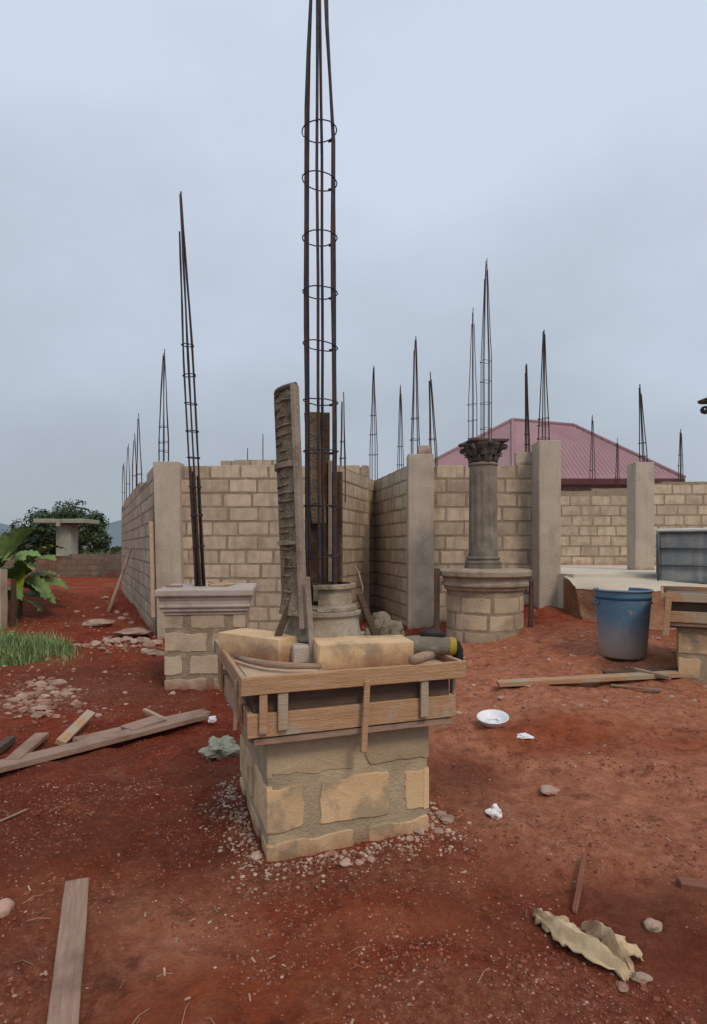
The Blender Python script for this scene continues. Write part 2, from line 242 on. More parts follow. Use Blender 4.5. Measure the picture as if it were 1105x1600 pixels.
# ------------------------------------------------------------------ mesh helpers
class MB:
    def __init__(s): s.v = []; s.f = []; s.m = []
    def add(s, vs_, fs, mi=0):
        o = len(s.v); s.v += [tuple(p) for p in vs_]
        for f in fs: s.f.append(tuple(i+o for i in f)); s.m.append(mi)
    def box(s, c, size, rot=None, mi=0):
        hx, hy, hz = size[0]/2, size[1]/2, size[2]/2
        pts = [Vector((x, y, z)) for z in (-hz, hz) for x, y in ((-hx,-hy),(hx,-hy),(hx,hy),(-hx,hy))]
        if rot is not None: pts = [rot @ p for p in pts]
        c = Vector(c)
        s.add([p+c for p in pts], [(3,2,1,0),(4,5,6,7),(0,1,5,4),(1,2,6,5),(2,3,7,6),(3,0,4,7)], mi)
    def tube(s, pts, r, n=8, mi=0, cap=True):
        pts = [Vector(p) for p in pts]; k = len(pts); rr = r if isinstance(r, (list, tuple)) else [r]*k
        vv = []; ref = Vector((0.31, 0.95, 0.05)).normalized()
        for i, p in enumerate(pts):
            t = (pts[min(i+1, k-1)]-pts[max(i-1, 0)]).normalized()
            a = t.cross(ref)
            if a.length < .05: a = t.cross(Vector((1, 0, 0)))
            a.normalize(); b = t.cross(a)
            for j in range(n):
                th = 2*math.pi*j/n; vv.append(p+(a*math.cos(th)+b*math.sin(th))*rr[i])
        ff = [(i*n+j, i*n+(j+1) % n, (i+1)*n+(j+1) % n, (i+1)*n+j) for i in range(k-1) for j in range(n)]
        if cap: ff += [tuple(range(n-1, -1, -1)), tuple((k-1)*n+j for j in range(n))]
        s.add(vv, ff, mi)
    def lathe(s, prof, n=32, mi=0, a0=0, a1=2*math.pi, c=(0, 0), rf=None, cap=True):
        full = abs(a1-a0-2*math.pi) < 1e-6; m = n if full else n+1; vv = []
        for (r, z) in prof:
            for j in range(m):
                th = a0+(a1-a0)*j/n; q = r*(rf(th, z) if rf else 1); vv.append((c[0]+q*math.cos(th), c[1]+q*math.sin(th), z))
        ff = []
        for i in range(len(prof)-1):
            for j in range(n):
                j2 = (j+1) % m; ff.append((i*m+j, i*m+j2, (i+1)*m+j2, (i+1)*m+j))
        if full and cap:
            if prof[0][0] > 1e-4: ff.append(tuple(range(m-1, -1, -1)))
            if prof[-1][0] > 1e-4: ff.append(tuple((len(prof)-1)*m+j for j in range(m)))
        s.add(vv, ff, mi)
    def rock(s, c, r, mi=0, seed=None, sub=1, squash=.6):
        base, fc = ICO[sub]; sd_ = random.random()*100; vv = []
        rot = Euler((random.random()*6, random.random()*6, random.random()*6)).to_matrix()
        sx_, sy_, sz_ = random.uniform(.75, 1.35), random.uniform(.7, 1.2), random.uniform(.8, 1.0)*squash
        for p in base:
            q = rot @ p; d = 1+.38*noise.noise(q*1.3+Vector((sd_, 0, 0)))
            vv.append((c[0]+q.x*r*d*sx_, c[1]+q.y*r*d*sy_, c[2]+q.z*r*d*sz_))
        s.add(vv, fc, mi)
    def build(s, name, mats, parent=None, smooth=False, bevel=0, loc=None, rot=None, segs=1, angle=40):
        me = bpy.data.meshes.new(name); me.from_pydata(s.v, [], s.f)
        mats = mats if isinstance(mats, (list, tuple)) else [mats]
        for m in mats: me.materials.append(m)
        if len(mats) > 1: me.polygons.foreach_set('material_index', s.m)
        if smooth: me.polygons.foreach_set('use_smooth', [True]*len(me.polygons))
        me.validate(); me.update()
        o = bpy.data.objects.new(name, me); C.objects.link(o)
        if smooth == 'auto': me.set_sharp_from_angle(angle=R(angle))
        if parent: o.parent = parent
        if loc is not None: o.location = loc
        if rot is not None: o.rotation_euler = rot
        if bevel:
            b = o.modifiers.new('bevel', 'BEVEL'); b.width = bevel; b.segments = segs; b.limit_method = 'ANGLE'; b.angle_limit = R(40)
        return o

def _ico():
    t = (1+5**.5)/2
    v = [Vector(p).normalized() for p in [(-1,t,0),(1,t,0),(-1,-t,0),(1,-t,0),(0,-1,t),(0,1,t),(0,-1,-t),(0,1,-t),(t,0,-1),(t,0,1),(-t,0,-1),(-t,0,1)]]
    f = [(0,11,5),(0,5,1),(0,1,7),(0,7,10),(0,10,11),(1,5,9),(5,11,4),(11,10,2),(10,7,6),(7,1,8),(3,9,4),(3,4,2),(3,2,6),(3,6,8),(3,8,9),(4,9,5),(2,4,11),(6,2,10),(8,6,7),(9,8,1)]
    res = [(v, f)]
    for _ in range(3):
        v, f = list(res[-1][0]), res[-1][1]; cache = {}; nf = []
        def mid(a, b):
            k = (min(a, b), max(a, b))
            if k not in cache: v.append(((v[a]+v[b])/2).normalized()); cache[k] = len(v)-1
            return cache[k]
        for a, b, c in f:
            x, y, z = mid(a, b), mid(b, c), mid(c, a); nf += [(a,x,z),(b,y,x),(c,z,y),(x,y,z)]
        res.append((v, nf))
    return res
ICO = _ico()

def tag(o, label=None, cat=None, group=None, kind=None):
    if label: o['label'] = label
    if cat: o['category'] = cat
    if group: o['group'] = group
    if kind: o['kind'] = kind
    return o
def thing(name, label, cat, loc=(0, 0, 0), rz=0, group=None, rot=None):
    o = bpy.data.objects.new(name, None); C.objects.link(o); o.location = loc
    o.rotation_euler = rot if rot else (0, 0, rz); o.empty_display_size = .1
    return tag(o, label, cat, group)

# ------------------------------------------------------------------ pixel helpers (photo pixels -> metres)
def at(px, py, Y): return Vector(((px-552.5)*Y/F, Y, EYE-(py-HOR)*Y/F))
def sm(t): t = max(0., min(1., t)); return t*t*(3-2*t)
def g0(x, y):                                   # broad ground shape
    tx = max(0., min(1., (x+.5)/3.7))**1.5; ty = max(0., min(1., (y-3.3)/6.7))
    h = .55*tx*ty
    h += .55*math.exp(-(((x+7.6)/1.7)**2+((y-13.6)/1.1)**2))          # red mound on the left
    h += .12*math.exp(-(((x-1.75)/.5)**2+((y-4.75)/.35)**2))        # small hump on the right
    h += .07*math.exp(-(((x+.15)/.75)**2+((y-3.25)/.75)**2))        # heap round the front pedestal
    h -= .05*math.exp(-(((x-.95)/.35)**2+((y-3.6)/.5)**2))
    h += .25*sm((y-20)/6)*sm((-x-4)/3)*.6
    return h
random.seed(404)
FOOT = []                                       # trodden footprints and one barrow rut in the soft soil
for k in range(16):
    fx, fy, fa = random.uniform(-2.2, 2.6), random.uniform(1.7, 5.6), random.uniform(-.5, .5)
    for j in range(random.choice((1, 2, 3))):
        FOOT.append((fx+math.sin(fa)*.6*j+(.09 if j % 2 else -.09), fy+math.cos(fa)*.6*j, fa+random.uniform(-.2, .2), random.uniform(.012, .024)))
def prints(x, y):
    h = 0.
    for fx, fy, fa, dp in FOOT:
        dx, dy = x-fx, y-fy
        if dx*dx+dy*dy < .09:
            u, v = dx*math.cos(fa)-dy*math.sin(fa), dx*math.sin(fa)+dy*math.cos(fa)
            q = (u/.05)**2+(v/.14)**2; h += -dp*math.exp(-q*q)+.35*dp*math.exp(-(q-2.2)**2*1.5)
    rx = 1.05+.25*math.sin(y*1.1)+.12*(y-3)
    if 1.2 < y < 7: q = (x-rx)/.055; h += (-.016*math.exp(-q*q)+.007*math.exp(-(abs(q)-1.9)**2*2))*(.6+.8*noise.noise(Vector((x, y*1.5, 3))))
    return h
def gd(x, y):
    d = math.hypot(x, y-2)
    h = .05*noise.noise(Vector((x*.55, y*.55, 1.3)))
    if d < 40:
        h += .045*noise.noise(Vector((x*1.9, y*1.9, 4.0)))+.030*noise.noise(Vector((x*5.2, y*5.2, 7.)))
    if d < 14:
        a = noise.noise(Vector((x*13, y*13, 2.))); h += .011*a+.009*abs(noise.noise(Vector((x*27, y*27, 5.))))*(.5+noise.noise(Vector((x*1.3, y*1.3, 9.))))
    if d < 6: h += prints(x, y)
    return h
def g(x, y): return g0(x, y)+gd(x, y)
def G(px, py):                                  # ground point under a photo pixel
    Y = EYE*F/(py-HOR)
    for _ in range(30):
        x = (px-552.5)*Y/F; Y = .5*Y+.5*(EYE-g(x, Y))*F/(py-HOR)
    return Vector(((px-552.5)*Y/F, Y, g((px-552.5)*Y/F, Y)))

# ------------------------------------------------------------------ ground, sky hills
def spread(a, b, d0, grow, far):
    xs = [a+i*d0 for i in range(int((b-a)/d0)+1)]
    d = d0; x = xs[-1]
    while x < far: d *= grow; x += d; xs.append(x)
    return xs
ysl = []; y = -2.0
while y < 500:
    ysl.append(y)
    y += .018 if 1.3 < y < 4.2 else (.035 if 1.0 < y < 9 else (.1 if 0 < y < 16 else .3+abs(y-10)*.06))
xp = spread(0, 2.6, .02, 1.04, 400); xsl = [-x for x in reversed(xp[1:])]+xp
vv = [(x, y, g(x, y)) for y in ysl for x in xsl]; nx = len(xsl)
ff = [(j*nx+i, j*nx+i+1, (j+1)*nx+i+1, (j+1)*nx+i) for j in range(len(ysl)-1) for i in range(nx-1)]
mb = MB(); mb.add(vv, ff); gob = tag(mb.build('ground', m_soil, smooth=True), kind='structure')
SP = [  # where the soil changes colour: photo pixel, radii in metres, channel (tan, bright red, dark, grey grit), weight
 (960, 1260, 1.0, .8, 0, 1.), (880, 1090, 1.6, 1.2, 0, .8), (1000, 1170, 1.2, .8, 0, .7), (850, 1200, .35, .6, 0, .8), (760, 1040, 1.0, .9, 0, .9), (960, 1040, 1.4, .9, 0, 1.), (840, 1010, 1.2, 1.0, 0, .9), (700, 1030, .8, .8, 0, .8), (640, 1130, .5, .6, 0, .5), (620, 1440, .3, .12, 0, .5),  (270, 1470, .3, .3, 0, .8),
 (850, 1150, .38, .30, 1, 1.1), (490, 1570, .35, .14, 1, 1.), (180, 1330, .4, .3, 1, .7), (640, 1430, .5, .25, 1, .6), (1060, 1160, .5, .35, 1, .7), (300, 1560, .3, .2, 1, .5), (860, 1000, 1.2, 1.2, 1, .35),
 (1060, 1460, .4, .3, 2, .9), (330, 1320, .5, .35, 2, .9), (60, 1300, .5, .4, 2, .7), (110, 1200, 1.2, .6, 2, .6), (60, 950, 2.0, 1.6, 2, .8), (720, 1210, .28, .4, 2, 1.), (150, 1060, 1.2, 1.0, 2, .8), (240, 1080, 1.0, .8, 2, .6), (760, 1420, .4, .2, 2, .5),
 (50, 1540, .3, .3, 3, 1.1), (600, 1350, .45, .18, 3, .9), (860, 1560, .55, .2, 3, .8), (650, 1560, .4, .12, 3, .6), (730, 1250, .2, .35, 3, .7), (60, 1090, .9, .7, 3, .8), (230, 1400, .3, .12, 3, .4), (400, 1370, .25, .12, 3, .8)]
spw = [(G(px, py), rx, ry, ch, w) for px, py, rx, ry, ch, w in SP]
ca_ = gob.data.color_attributes.new('patch', 'FLOAT_COLOR', 'POINT'); buf = []
for (x, y, z) in vv:
    c = [0., 0., 0., 0.]
    if -12 < x < 9 and 0 < y < 18:
        for p, rx, ry, ch, w in spw:
            d = ((x-p.x)/rx)**2+((y-p.y)/ry)**2
            if d < 6: c[ch] += w*math.exp(-d*.8)
    buf += [min(1.2, q) for q in c]
ca_.data.foreach_set('color', buf)

mb = MB()                                       # low far hills
pts = []
for i in range(81):
    x = -420+i*11; hgt = 12+14*(noise.noise(Vector((x*.012, 3.1, 0)))+.5)
    pts.append((x, hgt))
n_ = len(pts)
for k, (yy, s) in enumerate(((330, -.05), (360, .6), (400, 1.0), (460, .7), (520, -.05))):
    mb.v += [(x, yy+10*noise.noise(Vector((x*.01, k, 9))), h*s) for x, h in pts]
for k in range(4):
    for i in range(n_-1): mb.f.append((k*n_+i, k*n_+i+1, (k+1)*n_+i+1, (k+1)*n_+i)); mb.m.append(0)
tag(mb.build('hills', m_hill, smooth=True), kind='structure')

# ------------------------------------------------------------------ block masonry
def outline(u0, u1, v0, v1, jit, seed, step=.1):
    r = .008; pts = []
    def edge(ax, ay, bx, by):
        L_ = math.hypot(bx-ax, by-ay); k = max(1, int(L_/step))
        for i in range(k+1): t = i/k; pts.append((ax+(bx-ax)*t, ay+(by-ay)*t))
    edge(u0+r, v0, u1-r, v0); edge(u1, v0+r, u1, v1-r); edge(u1-r, v1, u0+r, v1); edge(u0, v1-r, u0, v0+r)
    o = []
    for (a, b) in pts:
        q = Vector((a*9+seed*3.7, b*9, seed)); q2 = q*3.3; o.append((a+jit*(noise.noise(q)+.45*noise.noise(q2)), b+jit*(noise.noise(q+Vector((31, 7, 3)))+.45*noise.noise(q2+Vector((3, 17, 5))))))
    return o
def block(mb, mapf, u0, u1, v0, v1, T, mi, jit=.009, seed=0, proud=.0035, back=True, step=.1):
    ol = outline(u0, u1, v0, v1, jit, seed, step); n = len(ol); cu, cv = (u0+u1)/2, (v0+v1)/2
    pr = proud+random.uniform(-.002, .004)
    rings = [[(a, b, -.02) for a, b in ol], [(a, b, pr-.003) for a, b in ol]]
    rings.append([(a+(.0035 if a < cu else -.0035), b+(.0035 if b < cv else -.0035), pr) for a, b in ol])
    if back: rings.insert(0, [(a, b, -T-proud) for a, b in ol])
    if not back:                                # inner rings so that curved and large faces follow the surface
        for q in (.72, .4): rings.append([(cu+(a-cu)*q, cv+(b-cv)*q, pr+.0025*noise.noise(Vector((a*11, b*11, seed)))) for a, b in ol])
    vv = [mapf(*p) for ring in rings for p in ring]; k = len(rings)
    ff = [(i*n+j, i*n+(j+1) % n, (i+1)*n+(j+1) % n, (i+1)*n+j) for i in range(k-1) for j in range(n)]
    vv.append(mapf(cu, cv, pr+.001)); ci = len(vv)-1
    ff += [((k-1)*n+j, (k-1)*n+(j+1) % n, ci) for j in range(n)]
    if back: vv.append(mapf(cu, cv, -T-proud-.001)); ff += [((j+1) % n, j, ci+1) for j in range(n)]
    mb.add(vv, ff, mi)
def courses(mb, mapf, L_, ztop, T, mi=1, ch=.245, bl=.45, joint=.038, off=0., z0=0., jit=.012, back=True, seed=0, step=.1, hid=-99):
    """blocks between u = 0..L_; ztop(u) is the height of the wall there"""
    k = 0; v = z0
    while v < 4.2:
        u = -bl*random.uniform(.35, .65) if (k % 2) else -random.uniform(0, .06)
        u += off
        while u < L_:
            l_ = bl+random.uniform(-.07, .05)
            a, b = max(u, joint*.3), min(u+l_, L_-joint*.3)
            if b-a > .06 and v+ch*.8 <= min(ztop(a+.01), ztop(b-.01)) and v+ch > hid:
                top = v+ch-joint+random.uniform(-.006, .006)
                block(mb, mapf, a, b, v+random.uniform(-.004, .004), top, T, mi, jit, seed+k*31+u*7, back=back, step=step)
            u += l_+joint*random.uniform(.8, 1.3)
        v += ch; k += 1
def wall(name, label, p0, p1, prof, T=.15, z0=0., mats=None, group=None, off=0., cat='wall', hid=-99, jit=.012):
    """prof: list of (u0, u1, top). p0 -> p1 with the outer face on the right-hand side of travel"""
    p0 = Vector((*p0, 0)); p1 = Vector((*p1, 0)); L_ = (p1-p0).length; d = (p1-p0)/L_; nrm = Vector((d.y, -d.x, 0))
    mats = mats or [m_mortar, m_block]; prof = [(a*L_, b*L_, h) for a, b, h in prof]
    org = Vector((p0.x, p0.y, z0))
    def mf(u, v, n): q = d*u+nrm*n; return (q.x, q.y, v-z0)
    def zt(u):
        for a, b, h in prof:
            if a <= u <= b: return h+.02
        return prof[-1][2]+.02
    mb = MB()
    for i, (a, b, h) in enumerate(prof):        # mortar core with an uneven top
        k = max(1, int((b-a)/.12)); vv = []
        for j in range(k+1):
            u = a+(b-a)*j/k; hh = h-.012+.012*noise.noise(Vector((u*5, p0.x, 2)))
            vv += [mf(u, z0-.3, 0), mf(u, hh, 0), mf(u, hh, -T), mf(u, z0-.3, -T)]
        fs = []
        for j in range(k):
            o = 4*j; fs += [(o, o+4, o+5, o+1), (o+1, o+5, o+6, o+2), (o+2, o+6, o+7, o+3)]
        fs += [(0, 1, 2, 3), (4*k+3, 4*k+2, 4*k+1, 4*k)]
        mb.add(vv, fs, 0)
    courses(mb, mf, L_, zt, T, 1, z0=z0, off=off, seed=p0.x*13+p0.y, hid=hid, jit=jit)
    return tag(mb.build(name, mats, loc=org), label, cat, group, 'thing')

def X(px, Y): return (px-552.5)*Y/F
WG = 'unfinished sandcrete block walls'
TOP = 2.94
# left side wall running back from the corner column
wall('block_wall', 'long block side wall of the house receding at the left of the corner column', (X(190, 19.6), 19.6), (X(240, 9.95), 9.95),
     [(0, .12, 2.86), (.12, .45, 2.94), (.45, .72, 2.94), (.72, .88, 2.80), (.88, 1, 2.90)], group=WG)
wall('block_wall', 'front block wall behind the left pedestal, from corner column to the column mould', (X(283, 9.9), 9.9), (X(531, 9.9), 9.9),
     [(0, .28, 2.90), (.28, 1, 2.90)], group=WG, off=-.1)
wall('block_wall', 'recessed block wall turning inward just right of the column mould', (X(531, 9.9)+.002, 10.06), (X(586, 12.5)+.12, 12.85),
     [(0, .45, 2.94), (.45, 1, 2.94)], group=WG)
wall('block_wall', 'narrow return block wall coming forward to the first concrete pillar', (X(586, 12.5)-.12, 12.9), (X(638, 10.0), 10.0),
     [(0, 1, 2.94)], group=WG)
wall('block_wall', 'block wall bay behind the finished round column, between the two pale pillars', (X(677, 9.9), 9.9), (X(836, 9.9), 9.9),
     [(0, .78, 2.88), (.78, 1, 2.90)], group=WG, off=-.2)
wall('block_wall', 'inner block wall at the back of the pale floor slab, left of the slender pillar', (X(862, 13.9), 13.9), (X(1008, 13.9), 13.9),
     [(0, .1, 2.9), (.1, .44, 2.87), (.44, 1, 2.93)], z0=1.05, group=WG)
wall('block_wall', 'block wall at the right edge behind the grey tank', (X(1010, 13.6), 13.6), (X(1260, 13.6), 13.6),
     [(0, .1, 3.02), (.1, 1, 3.06)], z0=1.05, group=WG)
wall('block_wall', 'far inner block wall whose pale top shows above the front wall', (X(345, 12.6), 12.6), (X(447, 12.6), 12.6),
     [(0, .2, 3.40), (.2, 1, 3.42)], group=WG, hid=2.0)
wall('block_wall', 'stub of inner block wall standing higher behind the recess', (X(530, 11.6), 11.6), (X(577, 11.6), 11.6),
     [(0, 1, 3.13)], group=WG, hid=2.0)
wall('block_wall', 'inner cross wall hidden behind the return wall and pillar', (X(597, 14.2), 14.2), (X(700, 14.2), 14.2), [(0, 1, 2.94)], group=WG, hid=2.2)
wall('block_wall', 'rear cross wall of the house behind the slab bay', (X(880, 16.6), 16.6), (X(1000, 16.6), 16.6), [(0, 1, 2.95)], group=WG, hid=2.2)

def lumpy_box(mb, c, size, k=6, amp=.006, mi=0, lean=(0, 0)):
    """tall box with slightly uneven faces"""
    nz_ = max(2, int(size[2]/.18)); ring = []
    for i in range(nz_+1):
        t = i/nz_
        for (sx_, sy_) in ((-1,-1),(0,-1),(1,-1),(1,0),(1,1),(0,1),(-1,1),(-1,0)):
            p = Vector((c[0]+sx_*size[0]/2+lean[0]*t, c[1]+sy_*size[1]/2+lean[1]*t, c[2]-size[2]/2+size[2]*t))
            q = noise.noise_vector(p*3.1+Vector((c[0]*7, 1, 2)))*amp
            ring.append((p.x+q.x, p.y+q.y, p.z+(q.z*1.5 if i == nz_ else 0)))
    fs = [(i*8+j, i*8+(j+1) % 8, (i+1)*8+(j+1) % 8, (i+1)*8+j) for i in range(nz_) for j in range(8)]
    fs += [tuple(range(7, -1, -1)), tuple(nz_*8+j for j in range(8))]
    mb.add(ring, fs, mi)
PG = 'pale cast concrete pillars'
def pillar(label, x0, x1, yf, depth, z0, z1, lean=0., dy=0.):
    mb = MB(); lumpy_box(mb, (0, 0, (z1-z0)/2), (x1-x0, depth, z1-z0), lean=(lean, 0))
    return tag(mb.build('concrete_pillar', m_conc, loc=((x0+x1)/2, yf+depth/2, z0), bevel=.008), label, 'pillar', PG)
pillar('pale concrete corner pillar behind the left pedestal, ending the left side wall', X(246, 9.75), X(286, 9.75), 9.74, .34, -.1, 1.5+134*9.74/F, lean=-.07)
pillar('pale concrete pillar left of the finished round column', X(638, 9.7), X(678, 9.7), 9.68, .36, .1, 1.5+146*9.68/F)
pillar('thick pale concrete pillar at the left end of the floor slab', X(842, 9.5), X(876, 9.5), 9.48, .42, .2, 1.5+167*9.48/F)
pillar('slender pale concrete pillar standing on the floor slab, left of the grey tank', X(993, 10.8), X(1023, 10.8), 10.8, .34, 1.04, 1.5+133*10.8/F)
mb = MB(); lumpy_box(mb, (0, 0, .12), (.32, .15, .24), amp=.02); tag(mb.build('loose_block', m_conc, loc=(X(822, 9.9), 9.98, 2.90)), 'lone mortar covered block on the wall top beside the thick pillar', 'block')
mb = MB(); lumpy_box(mb, (0, 0, .07), (.2, .26, .14), amp=.01); tag(mb.build('loose_block', m_conc, loc=(X(659, 9.7)+.06, 9.9, 3.08)), 'small cap block on top of the pillar left of the round column', 'block')

# floor slab of the house (two levels) with an earth bank under its front edge
mb = MB()
pl = [(3.36, 9.5), (3.5, 9.15), (9.5, 9.0), (9.5, 14.2), (2.9, 14.2), (2.9, 10.05), (3.36, 10.05)]
n_ = len(pl); mb.add([(x, y, .4) for x, y in pl]+[(x, y, 1.07) for x, y in pl], [tuple(range(n_, 2*n_))]+[(i, (i+1) % n_, n_+(i+1) % n_, n_+i) for i in range(n_)])
tag(mb.build('house_floor', m_slab), kind='structure')
mb = MB(); nxs = 60; rows = []
for i in range(nxs+1):
    x = 3.40+6.1*i/nxs; e = 8.28-.05*(x-3.4)+.10*noise.noise(Vector((x*2.3, 1, 1)))+.05*noise.noise(Vector((x*7, 3, 1)))
    e += .55*math.exp(-((x-3.4)/.22)**2)
    zz = .90+.02*noise.noise(Vector((x*3, 0, 5)))
    rows.append([(x, 9.3, 1.035), (x, (9.3+e)/2, .985), (x, e+.05, zz+.005), (x, e, zz-.03)])
vv = [p for r_ in rows for p in r_]
mb.add(vv, [(i*4+j, i*4+j+1, (i+1)*4+j+1, (i+1)*4+j) for i in range(nxs) for j in range(3)], 0)
tag(mb.build('terrace', m_slab, smooth=True), kind='structure')
mb = MB()
for i in range(nxs+1):
    p = rows[i][3]; x, e = p[0], p[1]
    for k, (dy, t) in enumerate(((.0, 1.), (-.03, .9), (-.06, .55), (-.13, .22), (-.3, 0))):
        q = noise.noise(Vector((x*6, k*2.1, 8)))*.05
        zb = g(x, e-.3)-.02; mb.v.append((x, e+dy+q*(k > 0)+.03*(k == 0), zb+(p[2]-.0-zb)*t+(0 if k else .012)))
mb.f += [(i*5+j, i*5+j+1, (i+1)*5+j+1, (i+1)*5+j) for i in range(nxs) for j in range(4)]; mb.m += [0]*len(mb.f)
x, e = rows[0][3][0], rows[0][3][1]
mb.add([(x, e, .9), (x, e-.3, .3), (x+.02, 9.6, .3), (x+.02, 9.6, 1.04)], [(0, 1, 2, 3)])
tag(mb.build('earth_bank', m_earth, smooth=True), kind='structure')

# ------------------------------------------------------------------ rebar cages
def ring_pts(w, z, rnd, n=20):
    if rnd: return [(w*math.cos(2*math.pi*i/n), w*math.sin(2*math.pi*i/n), z) for i in range(n+1)]
    return [(w*a, w*b, z) for a, b in ((-1,-1),(1,-1),(1,1),(-1,1),(-1,-1))]
def cage(label, base, height, half, n=4, taper=.55, lean=(0, 0), tip=(0, 0), stirrups=(), rnd=False, r=.007, mat=None, group='rebar cages left standing for columns', rz=.3, sr=None, bow=0., below=.35, tipr=.012):
    mat = mat or m_rebar
    t_ = thing('rebar_cage', label, 'rebar cage', base, group=group)
    sh = lambda z: (lean[0]*z/height, lean[1]*z/height)
    for i in range(n):
        a = rz+2*math.pi*(i+.5)/n; h = height*random.uniform(.87, .99) if i else height
        pts = []
        for k in range(15):
            z = -below+(h+below)*k/14; s = 1.0
            zt = taper*height
            if z > zt: s = 1-sm((z-zt)/(height-zt)*.96)**1.0*.94 if False else 1-(1-tipr/half)*((z-zt)/(height-zt))**.85
            w = half*s; l = sh(z); wob = (.003+.35*half*max(0, z/height-.2)*.5)*noise.noise(Vector((i*5.1, z*1.3, base[0])))
            f = max(0, z/height)
            pts.append((w*math.cos(a)+l[0]+tip[0]*max(0, (z-zt)/(height-zt))+wob+bow*math.sin(f*math.pi), w*math.sin(a)+l[1]+wob, z))
        m = MB(); m.tube(pts, r, 6); m.build('rod', mat, t_, smooth=True)
    for z in stirrups:
        m = MB(); l = sh(z); f = z/height; hw = half+r*1.1; zt = taper*height
        if z > zt: hw = half*(1-(1-tipr/half)*((z-zt)/(height-zt))**.85)+r
        tl = random.uniform(-.15, .15)
        pp = ring_pts(hw if rnd else hw*.74, z, rnd)
        m.tube([(x+l[0]+bow*math.sin(f*math.pi), y+l[1], zz+tl*x+.06*y*(1 if rnd else 0)+.004*noise.noise(Vector((x*60, y*60, z*3)))) for x, y, zz in pp], sr or r*.6, 5)
        e = pp[3]; m.tube([(e[0]+l[0]-.012, e[1]+l[1], z), (e[0]+l[0]+.016, e[1]+l[1], z+.006)], (sr or r*.6)*2.1, 5)
        o = m.build('stirrup', m_rebar if mat is m_rust else mat, t_, smooth=True)
        if not rnd: o.rotation_euler = (0, 0, rz+0) if not (lean[0] or bow) else (0, 0, 0)
    return t_
def far_cage(label, px, ytop, ybase, hwpx, Y, lean_px=0, n=4, sts=(.22, .42), taper=.45, mat=None, r=.0092, below=.5):
    b = at(px, ybase, Y); hgt = (ybase-ytop)*Y/F
    return cage(label, b, hgt, hwpx*Y/F*.95, n, taper, lean=(lean_px*Y/F, 0), stirrups=[hgt*s for s in sts], r=r, mat=mat or m_rebarfar, rz=random.uniform(.1, .5), below=below)

# ------------------------------------------------------------------ boards and pedestals
def plank_mesh(L_, w, t, jit=.004, seg=.12, taper_end=0.):
    """plank along X, width along Y, thickness along Z, resting on z = 0"""
    mb = MB(); k = max(2, int(L_/seg)); sd_ = random.random()*50; vv = []
    for i in range(k+1):
        x = -L_/2+L_*i/k
        q = lambda s: jit*noise.noise(Vector((x*4+sd_, s*9.1, sd_)))
        e = jit*2*random.uniform(-1, 1) if i in (0, k) else 0
        bw = .012*math.sin(x/L_*3+sd_)*min(1, L_/2)
        vv += [(x+e, -w/2+q(1), q(5)*.3+bw*.3+.004), (x+e*.5, w/2+q(2), q(6)*.3+bw*.3+.004), (x-e*.3, w/2+q(3), t+q(7)*.4+bw*.3), (x+e*.2, -w/2+q(4), t+q(8)*.4+bw*.3)]
    fs = []
    for i in range(k):
        o = 4*i; fs += [(o, o+1, o+5, o+4), (o+1, o+2, o+6, o+5), (o+2, o+3, o+7, o+6), (o+3, o, o+4, o+7)]
    fs += [(3, 2, 1, 0), (4*k, 4*k+1, 4*k+2, 4*k+3)]
    mb.add(vv, fs); return mb
def part_board(name, parent, c, L_, h, t, rz=0, mat=None, tilt=0, roll=0):
    """board standing on edge: length L_ along its X, thickness t, height h, centred on c"""
    m = plank_mesh(L_, h, t, .0035)
    m.v = [(x, z-t/2, -y) for x, y, z in m.v]
    return m.build(name, mat or m_form, parent, loc=c, rot=(roll, tilt, rz), bevel=.003)
def post_part(name, parent, c, w, d, h, mat=None, rot=(0, 0, 0)):
    m = plank_mesh(h, w, d, .003); m.v = [(y, z-d/2, x) for x, y, z in m.v]
    return m.build(name, mat or m_form, parent, loc=c, rot=rot, bevel=.003)

def pedestal_body(parent, half, ztop, z0, layout_seed=0, mats=None, ch=.243, hf=None):
    """square block base, blocks on four faces"""
    random.seed(100+layout_seed); mb = MB(); b = half-.008
    k = 8; ring = []
    lumpy_box(mb, (0, 0, (ztop+z0)/2), (2*b, 2*b, ztop-z0), amp=.006)
    for s in range(4):
        ang = s*math.pi/2; d = Vector((math.cos(ang), math.sin(ang), 0)); nrm = Vector((math.sin(ang), -math.cos(ang), 0))
        org = -d*half+nrm*b
        def mf(u, v, n, org=org, d=d, nrm=nrm): q = org+d*min(max(u, .0025), 2*half-.0025)+nrm*n; return (q.x, q.y, v)
        v = z0; row = 0
        while v+ch*.6 < ztop:
            L_ = 2*half; j = .045
            if (row+s) % 2: cuts = [(-.02, .18), (.18+.085, .62), (.62+.09, L_+.02)]
            else: cuts = [(-.02, .43), (.43+.075, L_+.02)]
            sc_ = L_/.84
            for (a, c) in cuts:
                a, c = a*sc_ if a > .01 else a, c*sc_ if c < L_ else c
                block(mb, mf, a, c, v+.006, min(v+ch-j, ztop-.01), .1, 2 if mats and len(mats) > 2 and v+ch*1.6 > ztop else 1, .020, seed=row*7+a*13+s*29, proud=.0055, back=False, step=.03)
            v += ch; row += 1
    return mb.build('base', mats or [m_mortar2, m_block2], parent)

